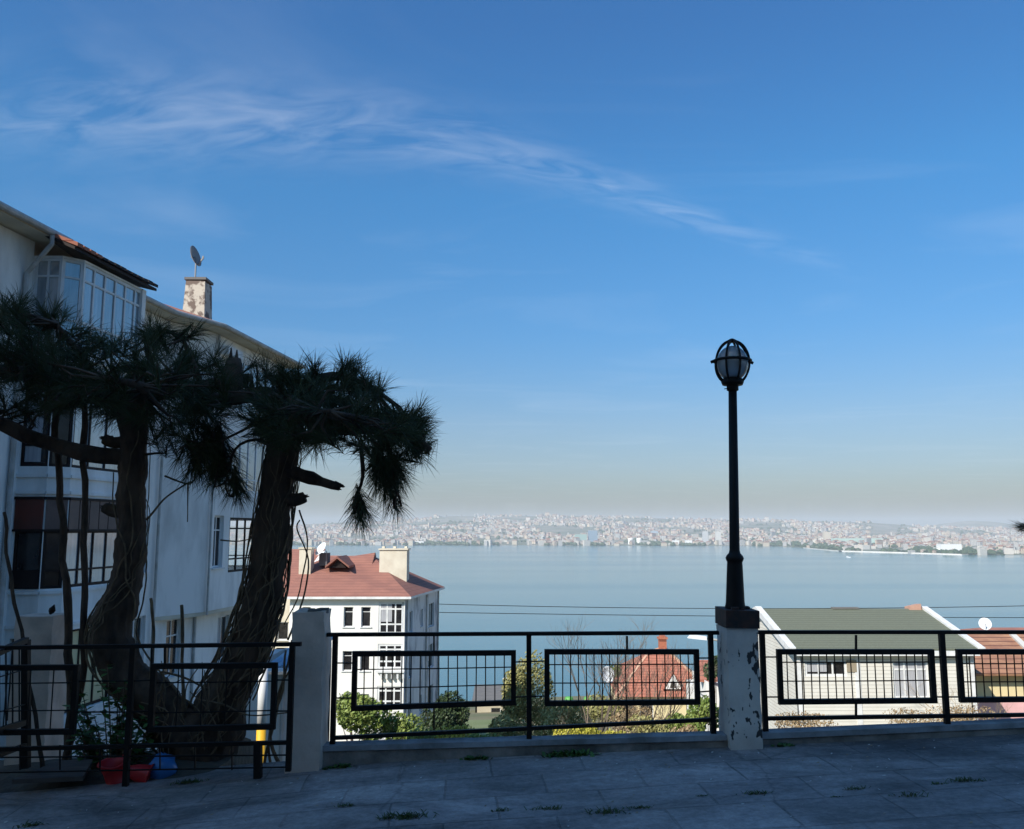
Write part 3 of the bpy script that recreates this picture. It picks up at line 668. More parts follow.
# overhang underside, floor slabs of the corner room, room partition
mb = MB()
def slab(pl, z0, z1, mi=0): mb.prism(pl, z0, z1, mi)
slab([C1, (D1[0] - .01, D1[1]), (E1[0] - .01, E1[1]), (E1[0] - 4, E1[1]), (C1[0] - 3, C1[1])], -1.12, -1.004)
room = [Lp(29.3, -.95), Lp(33.5, -.95), Lp(33.5, -4.0), Lp(29.3, -4.0)]
slab(room, .0, .12); slab(room, 2.1, 2.25)
pr = [Lp(29.3, -3.9), Lp(33.5, -3.9), Lp(33.5, -4.1), Lp(29.3, -4.1)]; slab(pr, .125, 2.095)
pr = [Lp(29.15, -.95), Lp(29.28, -.95), Lp(29.28, -4.1), Lp(29.15, -4.1)]; slab(pr, 0, 2.2)
pr = [Lp(18.6, -3.5), Lp(33.4, -5.5), Lp(33.4, -5.6), Lp(18.6, -3.6)]; slab(pr, -6, 7.9)
mb.build('inner_wall', M['stucco_warm'], lb)
# brown panels above the middle-floor windows
for (p0, p1, n_, mt) in ((A1, B1, 1, 'redbrown'), (B1, B2, 1, 'brown'), (B2, B3, 7, 'brown')):
    o, d, n = frame_at(p0, p1); Ln = dist(p0, p1); mb = MB()
    for i in range(n_):
        a, b = Ln * i / n_ + .02, Ln * (i + 1) / n_ - .02
        q = [o + d * a + n * .03, o + d * b + n * .03, o + d * b + n * .002, o + d * a + n * .002]
        mb.hexa([v + Vector((0, 0, 1.6)) for v in q] + [v + Vector((0, 0, 2.24)) for v in q])
    mb.build('awning_panel', M[mt], lb)
    mb = MB()
    for z0, z1, k in ((2.24, 2.30, .05), (1.55, 1.6, .05)):
        q = [o + n * k, o + d * Ln + n * k, o + d * Ln + n * .003, o + n * .003]
        mb.hexa([v + Vector((0, 0, z0)) for v in q] + [v + Vector((0, 0, z1)) for v in q])
    mb.build('rail', M['darkframe'], lb)
    # slab edge strips
    for z in (2.36, 2.72, 4.95, 5.42, -.5, .22):
        mb = MB(); q = [o + n * .045, o + d * Ln + n * .045, o + d * Ln + n * .003, o + n * .003]
        mb.hexa([v + Vector((0, 0, z)) for v in q] + [v + Vector((0, 0, z + .07)) for v in q]); mb.build('band', M['stucco'], lb)
# dark lower panel of the near side of the middle floor
o, d, n = frame_at(A1, B1); mb = MB(); q = [o + n * .03 + d * .02, o + d * .62 + n * .03, o + d * .62 + n * .004, o + n * .004 + d * .02]
mb.hexa([v + Vector((0, 0, .34)) for v in q] + [v + Vector((0, 0, .72)) for v in q]); mb.build('panel', M['darkframe'], lb)
# eaves, gutter and roof
EV = [Lp(8.4, 0), Lp(19, 0), Lp(21.5, -.9), Lp(25.4, -.9), Lp(27.2, -.2), Lp(34.3, -.2)]
inn = [Lp(8.4, -9), Lp(19, -9), Lp(21.5, -9.2), Lp(25.4, -9.2), Lp(27.2, -9), Lp(30.5, -5)]
mb = MB()
for i in range(len(EV) - 1):
    a, b, c_, e = EV[i], EV[i + 1], inn[i + 1], inn[i]
    wi = lambda q: (q[0] - 1.3, q[1])
    mb.hexa([(*a, 8.03), (*b, 8.03), (*wi(b), 8.06), (*wi(a), 8.06), (*a, 8.15), (*b, 8.15), (*wi(b), 8.2), (*wi(a), 8.2)])
bx_ = EV[-1]; mb.hexa([(bx_[0] - 9, bx_[1] - .8, 8.03), (*Lp(33.5, -1.5), 8.03), (bx_[0] - 1.301, bx_[1], 8.03), (bx_[0] - 9, bx_[1], 8.03), (bx_[0] - 9, bx_[1] - .8, 8.15), (*Lp(33.5, -1.5), 8.15), (bx_[0] - 1.301, bx_[1], 8.15), (bx_[0] - 9, bx_[1], 8.15)])
mb.build('soffit', M['stucco_warm'], lb)
rf = MB()
for i in range(len(EV) - 1):
    a, b, c_, e = EV[i], EV[i + 1], inn[i + 1], inn[i]
    rf.poly([(a[0] + .04, a[1], 8.19), (b[0] + .04, b[1], 8.19), (*c_, 10.1), (*e, 10.1)])
rf.poly([(EV[-1][0] + .04, EV[-1][1], 8.19), (EV[-1][0] - 9, EV[-1][1], 8.19), (*inn[-1], 10.1)])
rf.poly([(*inn[0], 10.1), (*inn[3], 10.1), (inn[3][0] - 8, inn[3][1], 8.2), (inn[0][0] - 8, inn[0][1], 8.2)])
ro = rf.build('roof', M['tile'], lb)
mb = MB(); mb.tube([(a[0] + .07, a[1], 8.12) for a in EV[:2]], .075, 8); mb.tube([(a[0] + .07, a[1], 8.12) for a in EV[2:]], .075, 8)
mb.build('gutter', M['gutter'], ro)
# lean-to roof of the glazed balcony
mb = MB()
a, b, c_, e = Lp(18.35, -.3), Lp(18.35, .58), Lp(21.75, .58), Lp(21.75, -1.0)
mb.hexa([(*a, 8.12), (*b, 7.735), (*c_, 7.735), (*e, 8.12), (*a, 8.19), (*b, 7.805), (*c_, 7.805), (*e, 8.19)], 1)
n_ = 14
for i in range(n_):
    s0 = 18.35 + 3.4 * i / n_; s1 = s0 + 3.4 / n_ - .05
    a, b, c_, e = Lp(s0, -.6), Lp(s0, .64), Lp(s1, .64), Lp(s1, -.6)
    h = .06 + .03 * random.random()
    mb.hexa([(*a, 8.29), (*b, 7.81), (*c_, 7.81), (*e, 8.29), (*a, 8.29 + h), (*b, 7.81 + h), (*c_, 7.81 + h), (*e, 8.29 + h)], 0 if i < 4 else 1)
mb.build('balcony_roof', [M['tile_red'], M['darkframe']], lb, smooth=False)
# downpipes
mb = MB(); p = Lp(18.35, .07); q = Lp(18.4, -.47)
mb.tube([(p[0], p[1], 8.05), (p[0], p[1], 7.85), (q[0], q[1], 7.2), (q[0], q[1], -6)], .055, 8); mb.build('downpipe', M['gutter'], lb)
mb = MB(); q = Lp(26.0, -1.3); mb.tube([(q[0], q[1], 8), (q[0], q[1], -6)], .045, 8); mb.build('downpipe', M['gutter'], lb)
mb = MB(); q = Lp(27.9, -.62); mb.tube([(q[0], q[1], 8), (q[0], q[1], -1.1)], .035, 8); mb.build('downpipe', M['gutter'], lb)
mb = MB(); q = Lp(28.35, -1.2); mb.tube([(q[0], q[1], -1.1), (q[0], q[1], -8)], .045, 8); mb.build('downpipe', M['gutter'], lb)
# roller boxes over the top windows
for (p0, p1, a, b) in ((A0, A1, SA - 4.5, SA - 2.2), (B4, C1, 1.3, 2.7), (D1, E1, .4, 1.5)):
    o, d, n = frame_at(p0, p1); q = [o + d * a + n * .28, o + d * b + n * .28, o + d * b + n * .003, o + d * a + n * .003]
    mb = MB(); mb.hexa([v + Vector((0, 0, 7.4)) for v in q] + [v + Vector((0, 0, 7.68)) for v in q]); mb.build('shutter_box', M['trim'], lb)
# chimney
cc = Vector((-10.95, 29.2, 0)); mb = MB()
mb.hexa([(cc.x - .4, cc.y - .4, 8.4), (cc.x + .4, cc.y - .4, 8.4), (cc.x + .4, cc.y + .4, 8.4), (cc.x - .4, cc.y + .4, 8.4), (cc.x - .32, cc.y - .34, 10.15), (cc.x + .34, cc.y - .34, 10.1), (cc.x + .34, cc.y + .34, 10.1), (cc.x - .32, cc.y + .34, 10.15)])
mb.box((cc.x - .37, cc.y - .38, 10.154), (cc.x + .38, cc.y + .38, 10.24), 1)
mb.build('chimney', [M['chimney'], M['grey_roof']], ro)

def dish(name, label, c, r, face, mast_to, mats, group=None):
    """parabolic dish at c facing direction 'face', on a mast down to mast_to"""
    t = thing(name, label, 'satellite dish', mast_to, group)
    q = Vector(face).to_track_quat('Z', 'Y').to_matrix(); c = Vector(c)
    mb = MB(); rings = 5; n = 20; k = 0
    for off in (0, -.03):
        mb.v.append(tuple(c + q @ Vector((0, 0, off))))
        for i in range(1, rings + 1):
            rr = r * i / rings
            for j in range(n):
                a = 2 * math.pi * j / n; mb.v.append(tuple(c + q @ Vector((rr * math.cos(a), rr * math.sin(a) * 1.08, rr * rr * .35 / r + off))))
    S = 1 + rings * n
    for s in (0, 1):
        b = s * S
        for j in range(n): mb.f.append((b, b + 1 + j, b + 1 + (j + 1) % n)); mb.m.append(0)
        for i in range(rings - 1):
            for j in range(n): mb.f.append((b + 1 + i * n + j, b + 1 + (i + 1) * n + j, b + 1 + (i + 1) * n + (j + 1) % n, b + 1 + i * n + (j + 1) % n)); mb.m.append(0)
    for j in range(n): mb.f.append((1 + (rings - 1) * n + j, S + 1 + (rings - 1) * n + j, S + 1 + (rings - 1) * n + (j + 1) % n, 1 + (rings - 1) * n + (j + 1) % n)); mb.m.append(0)
    mb.build('reflector', mats[0], t, smooth=True)
    mb = MB(); low = c + q @ Vector((0, -r * .95 if (q @ Vector((0, 1, 0))).z > 0 else r * .95, .1)); tip = c + q @ Vector((0, 0, r * 1.1)); tip.z -= r * .5
    mb.bar(low, tip, .05 * r / .5 + .01); mb.build('arm', mats[1], t)
    mb = MB(); mb.bar(tip - Vector((0, 0, .02)), tip + Vector((0, 0, .09 * r / .4)), .06 * r / .4); mb.build('receiver', mats[1], t)
    mb = MB(); back = c + q @ Vector((0, 0, -.06)); mb.tube([mast_to, (mast_to[0], mast_to[1], back.z - .05), back], .03 * max(1, r / .5), 6); mb.build('mast', mats[1], t)
    return t
dish('satellite_dish', 'grey satellite dish on top of the flaking chimney of the left house', (cc.x - .25, cc.y, 11.08), .35, (1, -.1, .3), (cc.x - .1, cc.y - .1, 10.24), (M['dish_grey'], M['dish_grey']))

# ============================================================ white house with the red roof
Y1 = 58.
wh = thing('white_house', 'white apartment house with a red hip roof below the fence, left of centre', 'house', (-12, 62, -16))
XL = -(512 - 290) / 877 * Y1; XR = (405 - 512) / 877 * Y1
F0, F1 = (XL, Y1), (XR, Y1); Fr = (XR + .163 * 9, Y1 + 9); Fb = (XL + 1, Y1 + 9.2)
EZ = -2.95
def uo(u): return (u - 512) / 877 * Y1 - XL
def vz(v, Y=Y1): return P(400, v, Y).z
ops = []
for (va, vb) in ((607, 627), (651, 671), (694, 712)):
    for (ua, ub) in ((303, 311), (344, 353.5), (361.5, 371)):
        ops.append((uo(ua), uo(ub), vz(vb), vz(va), M['trim'], gd, dict(cols=1, trans=(.75,), rec=.14, fw=.05)))
for (va, vb) in ((602, 634), (644, 669), (686, 708), (722, 744)):
    ops.append((uo(379), uo(404), vz(vb), vz(va), M['trim'], gd, dict(cols=3, trans=(.3, .78), rec=.03, fw=.13, sill=False)))
wm = MB(); wall(wm, F0, F1, -19, EZ, [q[:4] for q in ops])
ops2 = []
for z in (-4.6, -7.55, -10.5, -13.4):
    ops2 += [(1.2, 1.9, z - .7, z + .7), (4.0, 4.6, z - .6, z + .6), (6.2, 7.8, z - .9, z + .8)]
ops2 = [o + (M['trim'], gd, dict(cols=1 if o[0] < 5 else 2, sill=True)) for o in ops2]
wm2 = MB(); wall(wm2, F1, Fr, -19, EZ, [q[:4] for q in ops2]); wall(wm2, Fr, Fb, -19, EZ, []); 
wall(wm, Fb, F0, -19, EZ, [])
wm.build('wall', M['white_wall'], wh); wm2.build('wall', M['white_wall_grey'], wh)['label'] = 'blotchy grey side wall'
for q in ops: window(wh, F0, F1, *q[:6], **q[6])
for q in ops2: window(wh, F1, Fr, *q[:6], **q[6])
# balconet consoles
mb = MB()
for v in (671, ):
    for i in range(5):
        x = XL + uo(383) + i * .36; mb.box((x - .06, Y1 - .3, vz(678)), (x + .06, Y1 - .004, vz(672)))
    mb.box((XL + uo(378), Y1 - .4, vz(671.8)), (XL + uo(406), Y1 - .004, vz(670)))
mb.build('console', M['trim'], wh)
# eaves + roof
ov = .45
e0, e1, e2, e3 = (XL - ov, Y1 - ov), (XR + ov, Y1 - ov), (Fr[0] + ov, Fr[1] + .1), (Fb[0] - ov, Fb[1] + .1)
mb = MB(); mb.prism([e0, e1, e2, e3], EZ + .004, EZ + .16); mb.build('eave', M['trim'], wh)
rz = EZ + .165
RA = P(305, 566, 61.8); RB = P(330, 555.5, 64.5); RC = P(373, 556, 64.5); RD = P(382, 564, 63)
mb = MB(); g = [(*e0, rz), (*e1, rz), (*e2, rz), (*e3, rz)]
mb.poly([g[0], g[1], tuple(RC), tuple(RB), tuple(RA)]); mb.poly([g[1], g[2], tuple(RC)]); mb.poly([g[2], g[3], tuple(RB), tuple(RC)]); mb.poly([g[3], g[0], tuple(RA), tuple(RB)])
wr = mb.build('roof', M['tile'], wh)
mb = MB()  # small front gable and ridge gable
def gable(mb, u0, u1, va, vb, Ya, Yb, over=.0):
    a, b, c_ = P(u0, vb, Ya), P(u1, vb, Ya), P((u0 + u1) / 2, va, Ya); a2, b2, c2 = [Vector((q.x, Yb, q.z)) for q in (a, b, c_)]
    th_ = Vector((0, 0, .14))
    mb.hexa([a, a2, c2, c_, a + th_, a2 + th_, c2 + th_, c_ + th_], 0); mb.hexa([c_, c2, b2, b, c_ + th_, c2 + th_, b2 + th_, b + th_], 0)
    i = .25; mb.poly([Vector((a.x + i, a.y + .3, a.z)), Vector((b.x - i, a.y + .3, b.z)), Vector((c_.x, a.y + .3, c_.z - .1))], 1)
gable(mb, 325, 349, 558.5, 568, 60.6, 64)
a, b = P(340, 558, 63.9), P(372, 554.5, 62.8)
mb.hexa([(a.x, 63, a.z - .4), (b.x, 62.6, b.z - .9), (b.x, 65.6, b.z - .9), (a.x, 65.6, a.z - .4), (a.x, 64.2, a.z), (b.x, 64.2, b.z + .1), (b.x, 64.4, b.z + .1), (a.x, 64.4, a.z)], 0)
mb.build('dormer', [M['tile'], M['darkframe']], wr)
mb = MB(); a, b = P(300, 574, 61), P(312.5, 549, 61); mb.box((a.x, 60.6, a.z - .4), (b.x, 61.6, b.z)); mb.box((a.x - .06, 60.54, b.z + .003), (b.x + .06, 61.66, b.z + .12))
mb.build('chimney', M['stucco_warm'], wr)
mb = MB(); a, b = P(379, 580, 61.5), P(407, 550, 61.5); mb.box((a.x, 61.5, a.z - .6), (b.x, 63.0, b.z)); mb.box((a.x - .08, 61.42, b.z + .003), (b.x + .08, 63.08, b.z + .1))
for dx in (.1, .9, 1.7): mb.box((a.x + dx, 61.9, b.z + .104), (a.x + dx + .2, 62.3, b.z + .25))
mb.build('chimney', M['chimney_cream'], wr)
# right-hand lower roof wing
a, b, c_ = P(407, 580, 62.2), P(437, 588.5, 66.8), P(405, 574, 66.5)
mb = MB(); a, b = P(407, 576, 63.2), P(438, 587, 66.6); mb.hexa([(a.x - 1, a.y, a.z - .35), (b.x, b.y - .2, b.z - .1), (b.x, b.y + 1, b.z - .1), (a.x - 1, a.y + 2, a.z - .35), (a.x - 1, a.y, a.z - .2), (b.x, b.y - .2, b.z), (b.x, b.y + 1, b.z), (a.x - 1, a.y + 2, a.z - .1)])
mb.build('roof_edge', M['tile_red'], wr)
mb = MB()
for s in (0.35, 5.3, 8.7):
    x, y = XR + .163 * s + .07, Y1 + s; mb.tube([(x, y, EZ), (x, y, -18)], .05, 6)
mb.build('downpipe', M['gutter'], wh)
c_ = P(322, 550, 61.2); dish('satellite_dish', 'white satellite dish on a dark box on the red roof by the left chimney', (c_.x, c_.y, c_.z), .48, (-.55, -.5, .5), (c_.x + .3, c_.y + .1, c_.z - 1.2), (M['white_metal'], M['dish_grey']))
mb = MB(); a, b = P(319, 558.5, 61.6), P(328, 553, 61.6); mb.box((a.x, 61.6, a.z - .5), (b.x, 62.4, b.z)); mb.build('roof_box', M['grey_roof'], wr)

# neighbour wing behind the pine
nb = thing('gabled_house', 'white house with a red roof half hidden behind the right pine trunk', 'house', (-17, 66, -14))
YN = 64.; a0 = P(262, 600, YN).x; a1 = P(297, 600, YN).x
wm = MB(); wall(wm, (a0, YN), (a1, YN), -19, P(280, 590, YN).z, [(1.2, 2.0, P(0, 640, YN).z, P(0, 622, YN).z)]); wall(wm, (a1, YN), (a1, YN + 6), -19, P(280, 590, YN).z, []); wall(wm, (a0, YN + 6), (a0, YN), -19, P(280, 590, YN).z, [])
wm.build('wall', M['stucco_warm'], nb)
window(nb, (a0, YN), (a1, YN), 1.2, 2.0, P(0, 640, YN).z, P(0, 622, YN).z, M['trim'], gd)
mb = MB(); zt, zb = P(280, 549, YN + 5).z, P(280, 590, YN).z
mb.hexa([(a0 - .3, YN - .4, zb), (a1 + .1, YN - .4, zb), (a1 + .9, YN + 5, zt - .15), (a0 - .3, YN + 5, zt - .15), (a0 - .3, YN - .4, zb + .15), (a1 + .1, YN - .4, zb + .15), (a1 + .9, YN + 5, zt), (a0 - .3, YN + 5, zt)])
mb.build('roof', M['tile'], nb)
mb = MB(); mb.hexa([(a1 + .1, YN - .5, zb - .6), (a1 + .35, YN - .5, zb - .6), (a1 + 1.0, YN + 4.5, zt - 1), (a1 + .75, YN + 4.5, zt - 1), (a1 + .1, YN - .5, zb + .3), (a1 + .35, YN - .5, zb + .3), (a1 + 1.0, YN + 4.5, zt - .1), (a1 + .75, YN + 4.5, zt - .1)])
mb.build('parapet', M['white_wall'], nb)

# ============================================================ green-roofed house
gh = thing('siding_house', 'cream siding house with a green shingle roof behind the right fence', 'house', (10, 43, -10))
YG = 40.; YR = 45.
gx0 = P(797, 660, YG).x; gx1 = P(973, 655, YG).x; ez = P(880, 650, YG).z; rz_ = P(850, 611, YR).z; bz = -11
sp_ = []
def go(u): return P(u, 670, YG).x - gx0
sp_ = [(go(806), go(826.5) + .06, P(0, 675, YG).z, P(0, 660, YG).z, M['trim'], gd, dict(cols=1, fw=.12, rec=.05, sill=False)),
       (go(828), go(845), P(0, 675, YG).z, P(0, 660, YG).z, M['trim'], gd, dict(cols=1, fw=.12, rec=.05, sill=False)),
       (go(893), go(929), P(0, 699, YG).z, P(0, 660, YG).z, M['trim'], M['curtain'], dict(cols=3, trans=(.75,), fw=.1, rec=.08, sill=False))]
sp_ = [(go(805), go(847), P(0, 676.5, YG).z, P(0, 660, YG).z, M['trim'], gd, dict(cols=3, fw=.1, rec=.04, sill=False)), sp_[2]]
wm = MB(); wall(wm, (gx0, YG), (gx1, YG), bz, ez, [q[:4] for q in sp_]); wall(wm, (gx1, YG), (gx1, YG + 10), bz, ez, []); wall(wm, (gx1, YG + 10), (gx0, YG + 10), bz, ez, []); wall(wm, (gx0, YG + 10), (gx0, YG), bz, ez, [])
for x in (gx0, gx1 - .2): wm.prism([(0, 0)] * 0 or [(x, YG), (x + .2, YG), (x + .2, YG + 10), (x, YG + 10)], ez - .001, ez, 0) if False else None
for x0_, x1_ in ((gx0, gx0 + .2), (gx1 - .2, gx1)):
    k = len(wm.v); wm.v += [(x0_, YG, ez), (x0_, YG + 10, ez), (x0_, YR, rz_ - .12), (x1_, YG, ez), (x1_, YG + 10, ez), (x1_, YR, rz_ - .12)]
    for f_ in ((0, 1, 2), (3, 5, 4), (0, 2, 5, 3), (1, 4, 5, 2)): wm.f.append(tuple(k + i for i in f_)); wm.m.append(0)
wm.build('wall', M['siding'], gh)
for q in sp_: window(gh, (gx0, YG), (gx1, YG), *q[:6], **q[6])
mb = MB(); oh = .22; ohx = .12
def slope(mb, x0_, x1_, ya, za, yb, zb_, th_, mi=0): mb.hexa([(x0_, ya, za), (x1_, ya, za), (x1_, yb, zb_), (x0_, yb, zb_), (x0_, ya, za + th_), (x1_, ya, za + th_), (x1_, yb, zb_ + th_), (x0_, yb, zb_ + th_)], mi)
sl_ = (rz_ - ez) / (YR - YG)
slope(mb, gx0 - ohx, gx1 + ohx, YG - oh, ez + .03 - oh * sl_, YR, rz_, .12); slope(mb, gx0 - ohx, gx1 + ohx, YG + 10 + oh, ez + .03 - oh * sl_, YR, rz_, .12)
gr = mb.build('roof', M['roof_green'], gh)
for x in (gx0 - ohx - .3, gx1 + ohx):
    mb = MB(); slope(mb, x, x + .3, YG - oh - .1, ez - oh * sl_ - .1, YR, rz_ - .06, .30); slope(mb, x, x + .3, YG + 10 + oh, ez - oh * sl_ - .1, YR, rz_ - .06, .30)
    mb.build('barge_board', M['trim'], gr)
mb = MB(); mb.box((gx0 - .1, YG - oh - .16, ez - oh * sl_ - .15), (gx1 + .12, YG - oh - .01, ez - oh * sl_ + .05)); mb.build('fascia', M['trim'], gr)
x = P(859, 700, YG).x
for xa_, xb_ in ((gx0 - .02, gx0 + .16), (x - .12, x + .12), (gx1 - .16, gx1 + .02)):
    mb = MB(); mb.box((xa_, YG - .03, bz), (xb_, YG - .003, ez - .1)); mb.build('corner_board', M['trim'], gh)
mb = MB(); x = P(912, 607, YR).x; mb.hexa([(x - .25, YR - .2, rz_ - .3), (x + .4, YR - .2, rz_ - .3), (x + .4, YR + .4, rz_ - .3), (x - .25, YR + .4, rz_ - .3), (x - .2, YR - .2, rz_ + .25), (x + .38, YR - .2, rz_ + .38), (x + .38, YR + .4, rz_ + .33), (x - .2, YR + .4, rz_ + .2)]); mb.build('chimney', mat('pinkish_brick', (.5, .3, .22), .9, (.42, .24, .18), 5), gr)
mb = MB(); a = P(832, 611, YR).x; b = P(858, 611, YR).x; mb.box((a, YR - .15, rz_ + .115), (b, YR + .15, rz_ + .19)); mb.build('ridge_vent', M['grey_roof'], gr)
# dark shutter piece beside the small window
mb = MB(); a, b = P(847, 672, YG), P(856, 660, YG); mb.box((a.x, YG - .04, a.z), (b.x, YG - .003, b.z)); mb.build('shutter', mat('louvre', (.3, .25, .18), .8), gh)

# ============================================================ brown-roofed cream house on the right
cr = thing('cream_house', 'cream house with a weathered brown tile roof at the right edge', 'house', (24, 47, -11))
YB = 44.; x0 = gx1 + .6; x1 = 37; zE = P(1000, 672, YB).z; zR = P(1000, 634, 50).z
op_ = [(6.4, 8.0, P(0, 700, YB).z, P(0, 682, YB).z)]
wm = MB(); wall(wm, (x0, YB), (x1, YB), P(0, 699, YB).z, zE, []); wall(wm, (x1, YB), (x1, YB + 11), -12, zE, []); wall(wm, (x1, YB + 11), (x0, YB + 11), -12, zE, []); wall(wm, (x0, YB + 11), (x0, YB), -12, zE, [])
wm.build('wall', M['cream'], cr)
wm = MB(); wall(wm, (x0 + .01, YB - .05), (x1 + .02, YB - .05), -12, P(0, 699.5, YB).z, []); wm.build('plinth', M['pink'], cr)['label'] = 'pink lower wall'
mb = MB(); z = P(0, 698.5, YB).z; mb.box((x0 - .1, YB - .16, z - .06), (x1 + .1, YB - .055, z + .06)); mb.box((x0 - .1, YB - .3, zE - .12), (x1 + .1, YB - .01, zE - .02)); mb.build('band', M['tile_brown'], cr)
mb = MB(); s2 = (zR - zE) / 6.0
slope(mb, x0 - .5, x1 + .5, YB - .6, zE - .6 * s2 + .02, YB + 6, zR, .12); slope(mb, x0 - .5, x1 + .5, YB + 11.6, zE + .02 - .6 * s2, YB + 6, zR, .12)
brf = mb.build('roof', M['tile_brown'], cr)
mb = MB(); a, b = P(1012, 636, YB + 5.4), P(1040, 661, YB + 1); mb.bar(Vector((a.x, a.y, zR - .6 * s2 + .17)), Vector((b.x, b.y, zE + 1 * s2 + .17)), .3, .16); mb.build('hip_ridge', M['sand'], brf)
# red-roofed house behind it
rr = thing('red_roof_house', 'house with a bright red roof behind the brown tile roof, far right', 'house', (42, 66, -13))
YQ = 62.; xa = P(965, 640, YQ).x; xb = xa + 16; za_ = P(0, 652, YQ).z; zb2 = P(0, 627.5, YQ + 5).z
wm = MB(); wall(wm, (xa + .4, YQ), (xb, YQ), -17, za_, []); wall(wm, (xb, YQ), (xb, YQ + 10), -17, za_, []); wall(wm, (xb, YQ + 10), (xa + .4, YQ + 10), -17, za_, []); wall(wm, (xa + .4, YQ + 10), (xa + .4, YQ), -17, za_, [])
wm.build('wall', M['white_wall'], rr)
xr0 = P(982, 628, YQ + 5).x
mb = MB(); g = [(xa, YQ - .4, za_), (xb + .4, YQ - .4, za_), (xb + .4, YQ + 10.4, za_), (xa, YQ + 10.4, za_), (xr0, YQ + 5, zb2), (xb - 3, YQ + 5, zb2)]
for f_ in ((0, 1, 5, 4), (1, 2, 5), (2, 3, 4, 5), (3, 0, 4), (3, 2, 1, 0)): mb.poly([g[i] for i in f_])
mb.build('roof', M['tile'], rr)
c_ = P(985, 624.5, 60); dish('satellite_dish', 'round white satellite dish above the brown roof at the far right', c_, .40, (-.3, -.8, .45), (c_.x + .1, c_.y + .2, c_.z - 2.2), (M['white_metal'], M['dish_grey']))

# ============================================================ red hip-roofed villa in the centre
vl = thing('red_tiled_villa', 'low house under a big orange red hip roof with brick chimney, centre right', 'house', (13, 80, -19))
YV = 72.
ap = P(664, 647, YV + 6); al = P(650, 651, YV + 6); bl = P(616, 697, YV); br_ = P(716, 697, YV)
lf = P(618, 668, YV + 7); zV = bl.z
mb = MB(); g = [tuple(bl), (br_.x, YV, zV), (br_.x + .8, YV + 13, zV), (bl.x + .5, YV + 13, zV), tuple(al), tuple(ap)]
for f_ in ((0, 1, 5, 4), (1, 2, 5), (2, 3, 4, 5), (3, 0, 4), (3, 2, 1, 0)): mb.poly([g[i] for i in f_])
vr = mb.build('roof', M['tile_red'], vl)
wm = MB(); i = .5; q = [(bl.x + i, YV + i), (br_.x - i, YV + i), (br_.x - i + .8, YV + 12.5), (bl.x + i + .5, YV + 12.5)]
for j in range(4): wall(wm, q[j], q[(j + 1) % 4], -22, zV - .003, [(1.5, 2.6, zV - 2, zV - .7)] if j == 0 else [])
wm.build('wall', M['cream'], vl); window(vl, q[0], q[1], 1.5, 2.6, zV - 2, zV - .7, M['trim'], gd)
mb = MB(); c_ = P(662.5, 648, YV + 5.8); t_ = P(662.5, 636, YV + 5.8).z; mb.box((c_.x - .32, c_.y - .3, c_.z - .6), (c_.x + .32, c_.y + .3, t_ - .25)); mb.box((c_.x - .42, c_.y - .4, t_ - .247), (c_.x + .42, c_.y + .4, t_ - .08)); mb.box((c_.x - .25, c_.y - .25, t_ - .077), (c_.x + .25, c_.y + .25, t_ + .05)); mb.build('chimney', M['brick'], vr)
mb = MB(); mb.bar(ap, (br_.x, YV, zV + .05), .22, .12); mb.bar(ap + Vector((0, 0, .02)), al, .22, .12); mb.bar(al, (bl.x, bl.y, zV + .05), .22, .12); mb.build('ridge_cap', mat('ridge_cap', (.55, .33, .22), .85), vr)
mb = MB()
a, b, c_ = P(665, 689, YV + .5), P(681.5, 689, YV + .5), P(673.3, 673.5, YV + .5)
back = 3.2; a2, b2, c2 = [Vector((v.x, v.y + back, v.z)) for v in (a, b, c_)]; th_ = Vector((0, 0, .12))
u1_ = Vector((0, 0, .03)); o_ = Vector((0, -.06, 0)); ex = Vector((.16, 0, -.1))
mb.hexa([a - ex * 1 + o_ - Vector((0, 0, .2)), a2, c2, c_ + o_ + u1_, a - ex + o_ - Vector((0, 0, .05)), a2 + th_, c2 + th_, c_ + o_ + u1_ + th_], 0)
mb.hexa([c_ + o_ + u1_, c2, b2, b + ex + o_, c_ + o_ + u1_ + th_, c2 + th_, b2 + th_, b + ex + o_ + th_], 0)
mb.poly([a, b, c_], 1)
m_ = (a + b) / 2; mb.hexa([m_ + Vector((-.25, -.04, .1)), m_ + Vector((.25, -.04, .1)), m_ + Vector((.25, -.01, .1)), m_ + Vector((-.25, -.01, .1)), m_ + Vector((-.12, -.04, .6)), m_ + Vector((.12, -.04, .6)), m_ + Vector((.12, -.01, .6)), m_ + Vector((-.12, -.01, .6))], 2)
mb.build('dormer', [M['tile_red'], M['white_wall'], M['glass_dark']], vr)
# second roof behind villa on the right and white slanting parapet
v2 = thing('long_roof_house', 'house with an orange roof and white gable between the villa and the lamp pillar', 'house', (17, 62, -16))
YW = 60.; a, b = P(699, 662, YW + 4), P(745, 660, YW + 4); c_, e = P(712, 682, YW), P(750, 684, YW)
mb = MB(); mb.hexa([(c_.x - 1, YW, c_.z), (e.x, YW, c_.z), (b.x, YW + 4, a.z), (a.x, YW + 4, a.z), (c_.x - 1, YW, c_.z + .15), (e.x, YW, c_.z + .15), (b.x, YW + 4, a.z + .15), (a.x, YW + 4, a.z + .15)])
mb.build('roof', M['tile_red'], v2)
mb = MB(); zt_ = P(700, 676, YW).z; a, b = P(706, 681, YW - .5), P(721, 690, YW - .5)
mb.hexa([(a.x, YW - .5, a.z - 1.1), (b.x + 2, YW - .5, b.z - 3.4), (b.x + 2, YW + 4, b.z - 3.4), (a.x, YW + 4, a.z - 1.1), (a.x, YW - .5, a.z), (b.x + 2, YW - .5, b.z - .9), (b.x + 2, YW + 4, b.z - .9), (a.x, YW + 4, a.z)])
